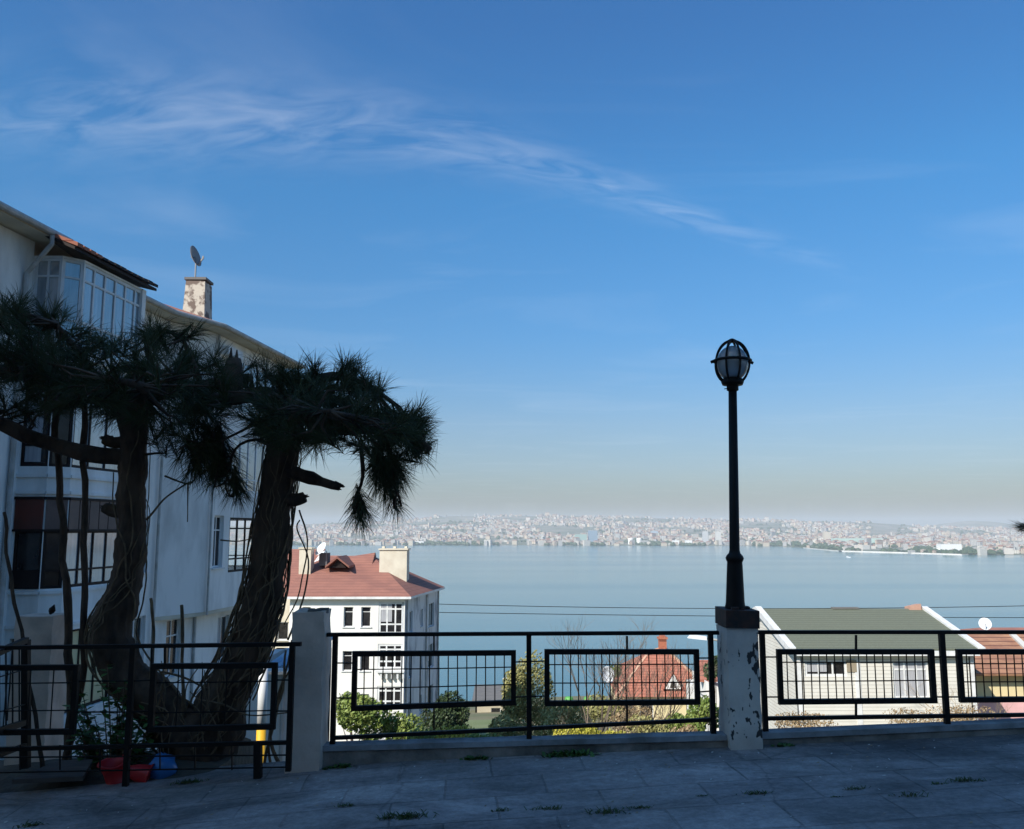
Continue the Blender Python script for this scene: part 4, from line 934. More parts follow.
mb.build('wall', M['white_wall'], v2)
wm = MB()
for q0, q1 in (((a.x + .3, YW), (b.x + 3, YW)), ((b.x + 3, YW), (b.x + 3, YW + 8)), ((b.x + 3, YW + 8), (a.x + .3, YW + 8)), ((a.x + .3, YW + 8), (a.x + .3, YW))): wall(wm, q0, q1, -18, a.z - 1.3, [])
wm.build('base_wall', M['white_wall'], v2)

# grey roofed house down the slope
gy = thing('grey_roof_house', 'small house with a plain grey roof down the slope beside the round dark tree', 'house', (-3, 118, -30))
YH = 112.; a, b = P(472, 702, YH), P(530, 704, YH); c_, e = P(475, 686, YH + 8), P(527, 686, YH + 8)
mb = MB(); mb.hexa([(a.x, YH, a.z), (b.x, YH, a.z), (e.x, YH + 8, c_.z), (c_.x, YH + 8, c_.z), (a.x, YH, a.z + .2), (b.x, YH, a.z + .2), (e.x, YH + 8, c_.z + .2), (c_.x, YH + 8, c_.z + .2)]); mb.build('roof', M['grey_roof'], gy)
wm = MB(); q = [(a.x + .4, YH + .4), (b.x - .4, YH + .4), (b.x - .4, YH + 8), (a.x + .4, YH + 8)]
for j in range(4): wall(wm, q[j], q[(j + 1) % 4], -33, a.z - .004, [(2, 3.2, a.z - 2, a.z - .8)] if j == 0 else [])
wm.build('wall', M['beige'], gy); window(gy, q[0], q[1], 2, 3.2, a.z - 2, a.z - .8, M['trim'], gd)
# lawn patch
lw = MB(); NX = 8
cor = [(P(462, 705, 95).x, 95), (P(505, 705, 95).x, 95), (P(500, 735, 48).x, 48), (P(466, 735, 48).x, 48)]
for j in range(12):
    for i in range(NX):
        def lp(i, j):
            t_, s_ = j / 12, i / NX; y = 48 + 47 * t_; xa_ = cor[3][0] + (cor[0][0] - cor[3][0]) * t_ - 1; xb_ = cor[2][0] + (cor[1][0] - cor[2][0]) * t_ + 1
            x = xa_ + (xb_ - xa_) * s_; return (x, y, tz(x, y) + .25)
        lw.poly([lp(i, j), lp(i + 1, j), lp(i + 1, j + 1), lp(i, j + 1)])
tag(lw.build('lawn', M['lawn']), kind='structure')

# ============================================================ small things behind the gate
sh = thing('white_shed', 'low white outbuilding with a blue sheet roof beside the left pillar', 'shed', (-5.2, 18, -5))
YS = 18.
wm = MB(); a, b = P(236, 700, YS), P(300, 700, YS)
for q0, q1 in (((a.x, YS), (b.x, YS)), ((b.x, YS), (b.x, YS + 3)), ((b.x, YS + 3), (a.x, YS + 3)), ((a.x, YS + 3), (a.x, YS))): wall(wm, q0, q1, -6, P(0, 668, YS).z, [])
wm.build('wall', M['stucco'], sh)
mb = MB(); x = P(268, 700, YS).x
n_ = 14; xe = P(303, 660, YS).x; za_ = P(0, 666, YS).z; zb_ = P(0, 636, YS + 3.4).z
for i in range(n_):
    xa_, xb_ = x + (xe - x) * i / n_, x + (xe - x) * (i + 1) / n_; d_ = .03 if i % 2 else 0
    mb.hexa([(xa_, YS - .3, za_ + d_), (xb_, YS - .3, za_ + .03 - d_), (xb_, YS + 3.4, zb_ + .03 - d_), (xa_, YS + 3.4, zb_ + d_), (xa_, YS - .3, za_ + .04 + d_), (xb_, YS - .3, za_ + .07 - d_), (xb_, YS + 3.4, zb_ + .07 - d_), (xa_, YS + 3.4, zb_ + .04 + d_)])
mb.build('roof', M['blue_roof'], sh)
mb = MB()
mb.tube([(x + .02, YS - .36, za_ - .05), (xe, YS - .36, za_ - .05)], .07, 8); mb.build('gutter', M['white_metal'], sh)
mb = MB()
for u in (283, 296): q = P(u, 700, YS); mb.tube([(q.x, YS - .05, -6), (q.x, YS - .05, za_ - .06)], .04, 8)
mb.build('downpipe', M['gutter'], sh)
pl = thing('pipe_post', 'white post with a yellow lower part behind the gate mesh', 'post', (P(260, 740, 16).x, 16, -6))
q = P(261, 740, 16); mb = MB(); mb.tube([(q.x, 16, P(0, 726, 16).z), (q.x, 16, P(0, 664, 16).z)], .085, 12); mb.build('shaft', M['white_metal'], pl, smooth=True)
mb = MB(); mb.tube([(q.x, 16, -6), (q.x, 16, P(0, 726.2, 16).z)], .087, 12); mb.build('yellow_sleeve', M['yellow'], pl, smooth=True)

# ============================================================ fence, pillars, low wall
YF = 6.4
def zl(v, Y=YF): return P(500, v, Y).z
# low walls (two runs, left and right of the lamp pillar)
def low_wall(x0, x1, t0, t1, label):
    mb = MB(); n = 24; ya, yb = YF - .055, YF + .075
    def row(i):
        x = x0 + (x1 - x0) * i / n; t = t0 + (t1 - t0) * i / n; w1 = .008 * noise.noise(Vector((x * 6, 1, 0))); w2 = .008 * noise.noise(Vector((x * 6, 9, 0)))
        return [(x, ya + w1, gz(x) - .3), (x, ya + w1, t - .045), (x, ya - .012 + w2, t - .035), (x, ya - .008 + w2, t + w2), (x, yb, t + w1), (x, yb, gz(x) - 6)]
    for i in range(n):
        a, b = row(i), row(i + 1)
        for j in range(5): mb.poly([a[j], b[j], b[j + 1], a[j + 1]], 1 if j >= 2 else 0)
    mb.poly(row(0)[::-1]); mb.poly(row(n))
    return tag(mb.build('low_wall', [M['concrete'], M['coping']], origin=((x0 + x1) / 2, YF, gz((x0 + x1) / 2))), label, 'low wall', 'low parapet walls carrying the fences')
XPa = P(294, 700, YF).x; XPb = P(325, 700, YF).x; XLa = P(729, 700, YF - .14).x; XLb = P(760.5, 700, YF - .14).x
low_wall(XPb + .003, XLa - .003, zl(744), zl(733), 'low concrete wall under the fence between the two pillars')
low_wall(XLb + .003, 9, zl(732), zl(732) + SL * (9 - XLb), 'low concrete wall under the fence right of the lamp post')
# pillars
def pillar(name, label, x0, x1, y0, y1, z0, z1, m, mtop=None, rough=.012, taper=.0):
    t = thing(name, label, 'pillar', ((x0 + x1) / 2, (y0 + y1) / 2, z0))
    mb = MB(); nz_ = 22; nn = 6
    ring = []
    for j in range(nz_ + 1):
        z = z0 + (z1 - z0) * j / nz_; r = []; tp = taper * (1 - j / nz_)
        for (a, b) in (((x0, y0), (x1, y0)), ((x1, y0), (x1, y1)), ((x1, y1), (x0, y1)), ((x0, y1), (x0, y0))):
            for i in range(nn):
                x = a[0] + (b[0] - a[0]) * i / nn; y = a[1] + (b[1] - a[1]) * i / nn
                sx = 1 if x > (x0 + x1) / 2 else -1
                v = noise.noise(Vector((x * 7, y * 7, z * 7))) * rough
                x_ = x + v + sx * tp; y_ = y + v * .6
                r.append((x_, y_, z + (0 if 0 < j < nz_ else v)))
        ring.append(r)
    k = len(mb.v)
    for r in ring: mb.v += r
    n = nn * 4
    for j in range(nz_):
        for i in range(n): mb.f.append((k + j * n + i, k + j * n + (i + 1) % n, k + (j + 1) * n + (i + 1) % n, k + (j + 1) * n + i)); mb.m.append(0)
    mb.f.append(tuple(k + nz_ * n + i for i in range(n))); mb.m.append(0)
    mb.build('shaft', m, t)
    return t
flak = mat('flaked_plaster', (.74, .66, .58), .88, (.52, .46, .42), 2.4, bump=.006, bscale=15)
# flakes
t_ = flak.node_tree; b_ = t_.nodes['Principled BSDF']
tc_ = t_.nodes.new('ShaderNodeTexCoord'); mp_ = t_.nodes.new('ShaderNodeMapping'); mp_.inputs['Scale'].default_value = (1, 1, .55); mp_.inputs['Location'].default_value = (.4, .2, -.31); t_.links.new(tc_.outputs['Object'], mp_.inputs[0])
n_1 = t_.nodes.new('ShaderNodeTexNoise'); n_1.inputs['Scale'].default_value = 24; n_1.inputs['Detail'].default_value = 4; t_.links.new(mp_.outputs[0], n_1.inputs['Vector'])
n_2 = t_.nodes.new('ShaderNodeTexNoise'); n_2.inputs['Scale'].default_value = 3.2; t_.links.new(mp_.outputs[0], n_2.inputs['Vector'])
mm = t_.nodes.new('ShaderNodeMath'); mm.operation = 'ADD'; t_.links.new(n_1.outputs[0], mm.inputs[0]); t_.links.new(n_2.outputs[0], mm.inputs[1])
r_ = t_.nodes.new('ShaderNodeMapRange'); r_.inputs[1].default_value = 1.165; r_.inputs[2].default_value = 1.18; t_.links.new(mm.outputs[0], r_.inputs[0])
x_ = t_.nodes.new('ShaderNodeMix'); x_.data_type = 'RGBA'; t_.links.new(r_.outputs[0], x_.inputs['Factor']); t_.links.new(b_.inputs['Base Color'].links[0].from_socket, x_.inputs['A']); x_.inputs['B'].default_value = (.05, .045, .045, 1)
t_.links.new(x_.outputs['Result'], b_.inputs['Base Color'])

lpil = pillar('pillar', 'flaking whitewashed pillar under the black lamp post', XLa, XLb, YF - .15, YF + .17, gz(XLa) - .1, zl(628.5, YF - .15), flak)
pp = pillar('pillar', 'bare grey plaster pillar between the gate fence and the long fence', XPa, XPb, YF - .13, YF + .13, gz(XPa) - .3, zl(612, YF - .13), M['pillar'], rough=.016, taper=.01)
mb = MB(); x = P(318, 610, YF).x; z = zl(612, YF)
for i in range(9):
    a = random.uniform(-.055, .055); c_ = Vector((x + a, YF - .05 + random.uniform(-.06, .05), z + .005 + random.uniform(0, .012))); s = random.uniform(.018, .034)
    mb.hexa([c_ + Vector((sx * s * random.uniform(.7, 1.2), sy * s, sz_ * s * .6)) for sz_ in (-1, 1) for sx, sy in ((-1, -1), (1, -1), (1, 1), (-1, 1))])
mb.build('broken_top', M['grey_roof'], pp)
xa_, xb_ = P(23, 700, 7.2).x, P(60, 700, 7.2).x
pillar('pillar', 'grey concrete pillar behind the gate fence at the far left', xa_, xb_, 7.0, 7.3, -.6, P(40, 617, 7.0).z, M['pillar'])
# black plinth + lamp post
lp_ = thing('lamp_post', 'black cast lamp post with caged oval globe standing on the whitewashed pillar', 'lamp post', ((XLa + XLb) / 2, YF, zl(628.5, YF - .15)))
cxp = (XLa + XLb) / 2 - .012; z0 = zl(628.5, YF - .15) + .002; z1 = zl(610.5, YF - .15)
mb = MB(); mb.box((XLa - .008, YF - .16, z0), (XLb + .008, YF + .175, z1)); 
for i in range(14):
    c_ = Vector((random.uniform(XLa + .02, XLb - .02), random.uniform(YF - .12, YF + .1), z1 + .004)); s = random.uniform(.008, .02); mb.hexa([c_ + Vector((sx * s, sy * s, sz_ * s * .7)) for sz_ in (-1, 1) for sx, sy in ((-1, -1), (1, -1), (1, 1), (-1, 1))])
mb.build('plinth', M['black_rust'], lp_)
mb = MB(); zz0 = z1 - .002; zc = zl(558); zt = zl(387)
mb.lathe([(.074, 0), (.075, .01), (.07, .03), (.067, .05), (.056, zc - zz0 - .05), (.054, zc - zz0 - .03), (.062, zc - zz0 - .015), (.066, zc - zz0), (.058, zc - zz0 + .018), (.042, zc - zz0 + .035), (.037, zc - zz0 + .06), (.031, zt - zz0 - .03)], (cxp, YF, zz0), 24)
mb.build('pole', M['black'], lp_, smooth=True)
mb = MB(); mb.lathe([(.036, -.03), (.044, -.025), (.044, .02), (.034, .03), (.03, .045), (.05, .055), (.07, .075), (.05, .08)], (cxp, YF, zt), 20); mb.build('collar', M['black'], lp_, smooth=True)
gc = Vector((cxp, YF, zl(362.5))); ra, rb = .132, .168
mb = MB()
prof = [(.118 * math.sin(math.pi * i / 16), -.135 * math.cos(math.pi * i / 16) - .008) for i in range(1, 16)]
mb.lathe([(max(r, .01), z) for r, z in prof], gc, 28); mb.build('globe', M['globe'], lp_, smooth=True)
mb = MB()
for kq in range(4):
    a = math.pi * kq / 4 + .2; path = []
    for i in range(25):
        th_ = -math.pi / 2 + math.pi * i / 24; r = ra * math.cos(th_) * (1 - .06 * math.sin(th_)); z = rb * math.sin(th_)
        path.append(gc + Vector((r * math.cos(a), r * math.sin(a), z)))
    mb.tube(path, .0085, 6); mb.tube([gc * 2 - p + Vector((0, 0, 0)) if False else gc + Vector((-(p - gc).x, -(p - gc).y, (p - gc).z)) for p in path], .0085, 6)
ring = [gc + Vector(((ra + .004) * math.cos(2 * math.pi * i / 32), (ra + .004) * math.sin(2 * math.pi * i / 32), .012)) for i in range(33)]
mb.tube(ring, .011, 6)
for a in (0.05, math.pi - .05): mb.tube([gc + Vector(((ra + .0) * math.cos(a), (ra) * math.sin(a), .012)), gc + Vector(((ra + .028) * math.cos(a), (ra + .028) * math.sin(a), .0))], .012, 6)
mb.build('cage', M['black'], lp_, smooth=True)
mb = MB(); mb.lathe([(.075, -rb - .005), (.085, -rb + .02), (.07, -rb + .045), (.03, -rb + .05)], gc, 20); mb.lathe([(.03, rb - .012), (.03, rb + .006), (.012, rb + .016)], gc, 12); mb.build('cap', M['black'], lp_, smooth=True)
lp_.rotation_euler.y = R(1.25)
# globe holder between collar and cage bottom is the cap; small hook on the pole
mb = MB(); mb.bar((cxp - .04, YF, zt - .012), (cxp - .062, YF, zt - .016), .006); mb.build('hook', M['black'], lp_)

def fence(label, Y, x_posts, top, bot, panels, ticks, tick_z=(), loc=None, ph=.045, rw=.026):
    """x_posts: x list; top(x), bot(x) heights; panels: (x0,x1,z0l,z0r,z1l,z1r,ncell,(fractions))"""
    t = thing('fence', label, 'fence', (x_posts[0], Y, gz(x_posts[0])), 'black metal fences along the pavement edge')
    for x, zb, w_ in x_posts_info(x_posts, bot):
        mb = MB(); mb.box((x - w_ / 2, Y - w_ / 2, zb), (x + w_ / 2, Y + w_ / 2, top(x) + .001)); mb.build('post', M['black'], t)
    xs0, xs1 = x_posts[0], x_posts[-1]
    mb = MB(); mb.bar((xs0 - .06, Y + .0, top(xs0) + rw / 2), (xs1 + .06, Y, top(xs1) + rw / 2), .04, rw); mb.build('rail', M['black'], t)
    mb = MB(); mb.bar((xs0, Y + .003, bot(xs0)), (xs1, Y + .003, bot(xs1)), .03, rw); mb.build('rail', M['black'], t)
    for (xa, xb, za, zb, zc_, zd, nc, fr) in panels:
        mb = MB(); pw = .036; yy = Y - .012
        A, B, Cc, D = Vector((xa, yy, za)), Vector((xb, yy, zb)), Vector((xb, yy, zd)), Vector((xa, yy, zc_))
        mb.bar(A - Vector((pw / 2, 0, 0)), B + Vector((pw / 2, 0, 0)), pw, pw); mb.bar(D - Vector((pw / 2, 0, 0)), Cc + Vector((pw / 2, 0, 0)), pw, pw)
        e_ = Vector((0, .002, pw / 2)); mb.bar(A + e_, D - e_ + Vector((0, .004, 0)), pw, pw); mb.bar(B + e_, Cc - e_ + Vector((0, .004, 0)), pw, pw)
        pf = mb.build('panel_frame', M['black'], t)
        mb = MB()
        for i in range(1, nc):
            x = xa + (xb - xa) * i / nc; jj = random.uniform(-.002, .002); f_ = i / nc
            mb.tube([(x + jj, Y, za + (zb - za) * f_), (x - jj, Y, zc_ + (zd - zc_) * f_)], .0045, 5)
        for f_ in fr: mb.tube([(xa, Y + .008, za + (zc_ - za) * f_), ((xa + xb) / 2, Y + .008, (za + zb) / 2 + ((zc_ + zd) - (za + zb)) / 2 * f_ - .002), (xb, Y + .008, zb + (zd - zb) * f_)], .0045, 5)
        mb.build('grid', M['black'], pf)
    for a, b, w_ in ticks:
        mb = MB(); mb.bar(a, b, w_); mb.build('tie_bar', M['black'], t)
    return t
def x_posts_info(xs, bot):
    out = []
    for x in xs:
        p = POST.get(round(x, 3)); out.append((x, p if p is not None else bot(x) - .12, .036))
    return out
POST = {}
def lin(xa, za, xb, zb): return lambda x: za + (zb - za) * (x - xa) / (xb - xa)
def px(u, Y=YF): return P(u, 690, Y).x
# middle fence
xp = [px(334), px(529), px(712)]
for x, v in zip(xp, (744, 738, 733)): POST[round(x, 3)] = zl(v) - .02
top = lin(xp[0], zl(636.5), xp[2], zl(634.5)); bot = lin(xp[0], zl(738), xp[2], zl(719.5))
def pan(ua, ub, va, vb, vc, vd, n, fr, Y=YF): return (px(ua, Y), px(ub, Y), P(ua, va, Y).z, P(ub, vb, Y).z, P(ua, vc, Y).z, P(ub, vd, Y).z, n, fr)
tk = []
def tick(ua, va, ub, vb, w_=.012, Y=YF): tk.append((P(ua, va, Y), P(ub, vb, Y), w_))
tick(434, 636, 434, 652); tick(434, 706, 434, 730); tick(627, 636, 627, 650, .014); tick(627, 702, 627, 722, .014)
for v in (662, 697): tick(334, v + 1, 354, v + 1, .009); tick(515, v, 546, v - 1, .009); tick(698, v - 5 if v > 690 else v - 4, 712, v - 6 if v > 690 else v - 4, .009)
fence('black metal fence with two framed mesh panels between the grey pillar and the lamp pillar', YF, xp, top, bot,
      [pan(354.5, 513.5, 708, 702, 653.5, 652.5, 17, (.35, .7)), pan(547, 697, 703, 701.5, 651.5, 651.5, 19, (.38, .74))], tk)
# right fence
tk = []; xp = [px(764), px(945), px(1128), px(1310), px(1490)]
for x, v in zip(xp, (732, 727, 722, 716, 711)): POST[round(x, 3)] = zl(v) - .06
top = lin(xp[0], zl(634), xp[1], zl(634)); bot = lin(xp[0], zl(718.5), xp[1], zl(716))
pans = []
for k_ in range(4):
    o_ = 182 * k_; dv = -1.5 * k_
    pans.append(pan(780 + o_, 932.5 + o_, 701.5 + dv, 700 + dv, 651.5, 651.5, 19, (.4, .78)) if k_ == 0 else pan(778.5 + o_, 930 + o_, 701 + dv, 699.5 + dv, 651.5, 651.5, 19, (.36, .74)))
    tick(856 + o_, 635, 856 + o_, 651, .014); tick(856 + o_, 701 + dv, 856 + o_, 718 + dv, .014)
    for v in (657, 697): tick(764 + o_, v, 780 + o_, v, .009); tick(932 + o_, v, 945 + o_, v, .009)
fence('black metal fence with framed mesh panels running right from the lamp pillar', YF, xp, top, bot, pans, tk)
# gate fence on the left
YL = 6.12; tk = []
def zL(v): return P(200, v, YL).z
xp = [px(-260, YL), px(-70, YL), px(131, YL), px(291, YL)]
for x, v in zip(xp, (800, 793, 786, 771)): POST[round(x, 3)] = P(200, v, YL).z
top = lin(xp[1], zL(650.5), xp[3], zL(646)); bot = lin(xp[1], zL(751), xp[3], zL(742.5))
tick(258, 742, 258, 778, .05, YL); tick(152, 648, 152, 666, .012, YL); tick(165, 648, 165, 664, .014, YL)
for v in (681, 712): tick(76, v, 131, v, .009, YL); tick(131, v, 152, v - 1, .009, YL); tick(274, v - 1, 291, v - 1, .009, YL)
for u in (20, 60, 100, 160, 195, 232): tick(u, 745, u, 770, .008, YL)
tick(-70, 758, 291, 755, .009, YL); tick(-70, 774, 291, 767, .009, YL)
fence('heavy black metal fence in front of the pine trunks at the left', YL, xp, top, bot,
      [pan(-90 + 3, 76, 733, 731, 668, 667, 7, (.32, .75), YL), pan(-250, -110, 735, 733, 669, 668, 7, (.32, .75), YL), pan(153.5, 274.5, 729, 726, 666, 665, 5, (.25, .73), YL)], tk)
# open gate leaf seen edge-on at the far left
gt = thing('gate', 'narrow black gate leaf seen almost edge on at the far left', 'gate', (-3.35, 6.3, -.3))
def G(v_, f_): # f_ 0..1 along the leaf
    return P(-14 + 40 * f_, v_, 5.75 + 1.0 * f_)
for p_, q_, w_, n_ in ((G(640, 1), G(768, 1), .05, 'upright'), (G(648, 0), G(790, 0), .045, 'upright'), (G(658, 0), G(640, 1), .04, 'rail'), (G(735, 0), G(722, 1), .04, 'rail'), (G(760, 0), G(745, 1), .03, 'rail')):
    mb = MB(); mb.bar(p_, q_, w_); mb.build(n_, M['black'], gt)
mb = MB()
for i in range(1, 6): mb.tube([G(655 - 3 * i, i / 6), G(738 - 2.5 * i, i / 6)], .006, 5)
for v in (675, 710): mb.tube([G(v + 6, 0), G(v - 6, 1)], .005, 5)
mb.build('grid', M['black'], gt)

# ============================================================ pine
pine = thing('pine_tree', 'old leaning pine with two thick trunks and a flat dark crown behind the gate fence', 'tree', P(200, 778, 6.95))
YT = 6.95
def path(pts): return [P(*p) if len(p) == 3 else P(p[0], p[1], YT) for p in pts]
def smooth_path(pts, sub=4):
    out = []
    for i in range(len(pts) - 1):
        p0, p1, p2, p3 = pts[max(i - 1, 0)], pts[i], pts[i + 1], pts[min(i + 2, len(pts) - 1)]
        for k_ in range(sub):
            t = k_ / sub; out.append(.5 * ((2 * p1) + (p2 - p0) * t + (2 * p0 - 5 * p1 + 4 * p2 - p3) * t * t + (3 * p1 - p0 - 3 * p2 + p3) * t ** 3))
    out.append(pts[-1]); return out
def rad_s(r, sub=4):
    out = []
    for i in range(len(r) - 1): out += [r[i] + (r[i + 1] - r[i]) * k_ / sub for k_ in range(sub)]
    return out + [r[-1]]
mb = MB()
LT = path([(196, 745, 6.95), (165, 712, 6.92), (128, 676, 6.9), (111, 636, 6.88), (124, 592, 6.9), (131, 545, 6.92), (131, 490, 6.95), (133, 440, 6.95), (132, 405, 6.95)])
RT = path([(206, 748, 6.95), (222, 705, 6.95), (244, 655, 6.98), (262, 600, 7.0), (270, 545, 7.0), (277, 490, 7.0), (284, 440, 7.0), (289, 405, 7.0)])
mb.tube(smooth_path(path([(204, 800), (203, 775), (202, 752), (200, 728), (202, 712)])), rad_s([.34, .27, .24, .23, .15]), 44, lump=.3)
mb.tube(smooth_path(LT, 12), rad_s([.23, .165, .16, .155, .125, .108, .105, .105, .12], 12), 44, lump=.3, seed=3)
mb.tube(smooth_path(RT, 12), rad_s([.22, .19, .165, .15, .14, .13, .125, .12], 12), 44, lump=.3, seed=8)
for (a, b, r0, r1) in (((128, 441), (104, 439), .045, .04), ((128, 512), (104, 508), .045, .035), ((285, 500), (305, 497), .05, .035), ((231, 402), (233, 358), .07, .055), ((282, 468), (340, 487), .075, .035), ((266, 640), (274, 620), .05, .03)):
    mb.tube(smooth_path(path([(a[0], a[1]), ((a[0] + b[0]) / 2, (a[1] + b[1]) / 2 + 2), b]), 3), rad_s([r0, (r0 + r1) / 2 * 1.1, r1], 3), 14, lump=.85, seed=a[0])
    e_ = P(b[0], b[1], YT); f_ = (e_ - P(a[0], a[1], YT)).normalized()
    for _ in range(5): o_ = Vector((random.uniform(-1, 1), random.uniform(-1, 1), random.uniform(-1, 1))) * r1 * .6; mb.tube([e_ - f_ * r1 * 1.5 + o_, e_ + o_ + f_ * r1 * random.uniform(.1, 1.1)], [r1 * .45, r1 * .1], 5)
mb.build('trunk', M['bark'], pine, smooth=True)
BO = []
def bough(pts, r0, r1, seed=0):
    p = smooth_path(path(pts), 4); n = len(p); BO.append(p)
    for i in range(1, n): p[i] = p[i] + Vector((noise.noise(p[i] * 3 + Vector((seed, 0, 0))), noise.noise(p[i] * 3 + Vector((0, seed, 0))), noise.noise(p[i] * 3 + Vector((0, 0, seed))))) * .035
    mb_b.tube(p, [r0 + (r1 - r0) * i / (n - 1) for i in range(n)], 9, lump=.25, seed=seed)
mb_b = MB()
bough([(131, 456, 6.95), (90, 452, 6.85), (45, 442, 6.75), (0, 424, 6.6), (-60, 410, 6.5), (-120, 405, 6.5)], .07, .05, 1)
bough([(133, 405, 6.95), (100, 385, 6.8), (50, 380, 6.6), (-10, 372, 6.5), (-70, 370, 6.5)], .08, .03, 2)
bough([(133, 405, 6.95), (165, 390, 7.0), (205, 384, 7.1), (250, 378, 7.3)], .09, .04, 3)
bough([(289, 405, 7.0), (255, 392, 6.9), (215, 398, 6.75), (180, 380, 6.6)], .09, .03, 4)
bough([(289, 410, 7.0), (325, 422, 6.95), (370, 428, 6.9), (412, 440, 6.9), (432, 450, 6.9)], .10, .02, 5)
bough([(288, 400, 7.0), (310, 385, 7.1), (340, 378, 7.2), (372, 385, 7.3)], .07, .02, 6)
bough([(289, 405, 7.0), (300, 395, 7.4), (325, 395, 7.8), (355, 405, 8.1)], .07, .02, 7)
bough([(289, 405, 7.0), (285, 400, 6.6), (300, 405, 6.2), (330, 412, 5.95)], .06, .02, 8)
bough([(133, 405, 6.95), (125, 392, 7.4), (100, 380, 7.9), (60, 372, 8.2)], .07, .02, 9)
bough([(133, 405, 6.95), (145, 395, 6.5), (140, 385, 6.1), (110, 380, 5.9)], .06, .02, 10)
bough([(368, 432, 6.9), (380, 450, 6.9), (388, 468, 6.9), (396, 490, 6.9)], .018, .008, 11)
bough([(360, 440, 6.9), (362, 475, 6.88), (352, 505, 6.86)], .018, .01, 12)
bough([(100, 384, 6.8), (80, 350, 6.75), (60, 325, 6.7)], .04, .012, 13)
bough([(155, 392, 7.0), (150, 360, 7.0), (147, 338, 7.0)], .04, .012, 14)
bough([(275, 415, 7.0), (245, 428, 6.9), (205, 445, 6.8)], .016, .008, 15)
bough([(262, 440, 7.0), (235, 450, 6.9), (225, 480, 6.85), (230, 495, 6.85)], .013, .007, 16)
bough([(200, 386, 7.05), (190, 355, 7.0), (180, 335, 7.0)], .035, .01, 17)
pall = [p for b in BO for p in b]
EL = [(-50, 360, 60, 40, 40), (10, 345, 45, 45, 50), (60, 365, 50, 42, 55), (108, 378, 45, 40, 50), (160, 372, 42, 42, 46), (210, 385, 40, 36, 42), (205, 440, 22, 28, 20),
      (236, 492, 9, 12, 6), (268, 405, 32, 32, 38), (318, 395, 36, 30, 40), (362, 412, 36, 24, 36), (402, 428, 26, 20, 34), (325, 432, 36, 14, 22), (372, 440, 26, 12, 16), (290, 428, 30, 20, 18), (345, 385, 34, 12, 18), (420, 445, 14, 12, 10),
      (385, 475, 20, 24, 26), (360, 512, 14, 8, 9), (395, 500, 8, 8, 4), (15, 408, 25, 10, 5), (60, 402, 55, 14, 18), (150, 330, 22, 6, 5), (345, 368, 14, 8, 8), (48, 318, 20, 10, 9), (185, 334, 12, 8, 5), (95, 342, 14, 8, 5), (290, 380, 14, 14, 8), (12, 312, 18, 10, 7), (375, 392, 10, 8, 4), (418, 420, 8, 8, 4), (180, 420, 60, 14, 18), (200, 462, 24, 20, 12), (222, 462, 18, 26, 16), (165, 440, 16, 12, 6), (310, 372, 14, 10, 6), (260, 372, 16, 8, 6), (410, 455, 12, 12, 6)]
nv = []; nf = []; nmi = []
tips = []
for (eu, ev, ru, rv, n) in EL:
    for _ in range(int(n * .92)):
        while True:
            a, b, c_ = (random.uniform(-1, 1) for _ in range(3))
            if a * a + b * b + c_ * c_ < 1: break
        dep = 1.25 if ru > 25 else .25
        Yq = YT + c_ * dep
        q = P(eu + a * ru, ev + b * rv, Yq)
        near = min(pall, key=lambda p: (p - q).length)
        out = (q - near)
        if out.length > .9: 
            q = near + out.normalized() * .8; out = q - near
        d = (out.normalized() * .45 + Vector((a * .5, c_ * .4, -b * .5 + .35)) + Vector((random.gauss(0, .5), random.gauss(0, .5), random.gauss(0, .32))))
        if ev > 455: d = Vector((a * .6 + .15, c_ * .4, -.9))
        elif eu > 395: d += Vector((.5, 0, -.15))
        d.normalize(); tips.append((q, d))
        mid = near.lerp(q, .55) + Vector((random.uniform(-.05, .05), random.uniform(-.05, .05), random.uniform(-.08, .02)))
        mb_b.tube([near, mid, q - d * .1, q], [.012, .009, .007, .006], 4, cap=False)
mb_b.build('bough', M['bark'], pine, smooth=True)
for (q, d) in tips:
    x = d.orthogonal().normalized(); y = d.cross(x)
    for k_ in range(random.randint(45, 95)):
        a = random.uniform(0, 2 * math.pi); sp_r = abs(random.gauss(.5, .33)); base = q - d * random.uniform(-.03, .20)
        nd_ = (d * random.uniform(.45, 1.1) + (x * math.cos(a) + y * math.sin(a)) * sp_r).normalized()
        ln = random.uniform(.13, .25); w_ = random.uniform(.0016, .0026)
        side = nd_.cross(Vector((random.uniform(-1, 1), random.uniform(-1, 1), random.uniform(-1, 1)))).normalized() * w_
        m_ = base + nd_ * ln * .6; tp = base + nd_ * ln + Vector((0, 0, -.02))
        k0 = len(nv); nv += [tuple(base - side), tuple(base + side), tuple(m_ + side * .8), tuple(m_ - side * .8), tuple(tp)]
        nf += [(k0, k0 + 1, k0 + 2, k0 + 3), (k0 + 3, k0 + 2, k0 + 4)]; nmi += [0, 0]
cm = MB(); cm.v = nv; cm.f = nf; cm.m = nmi; cm.build('crown', M['needle'], pine)

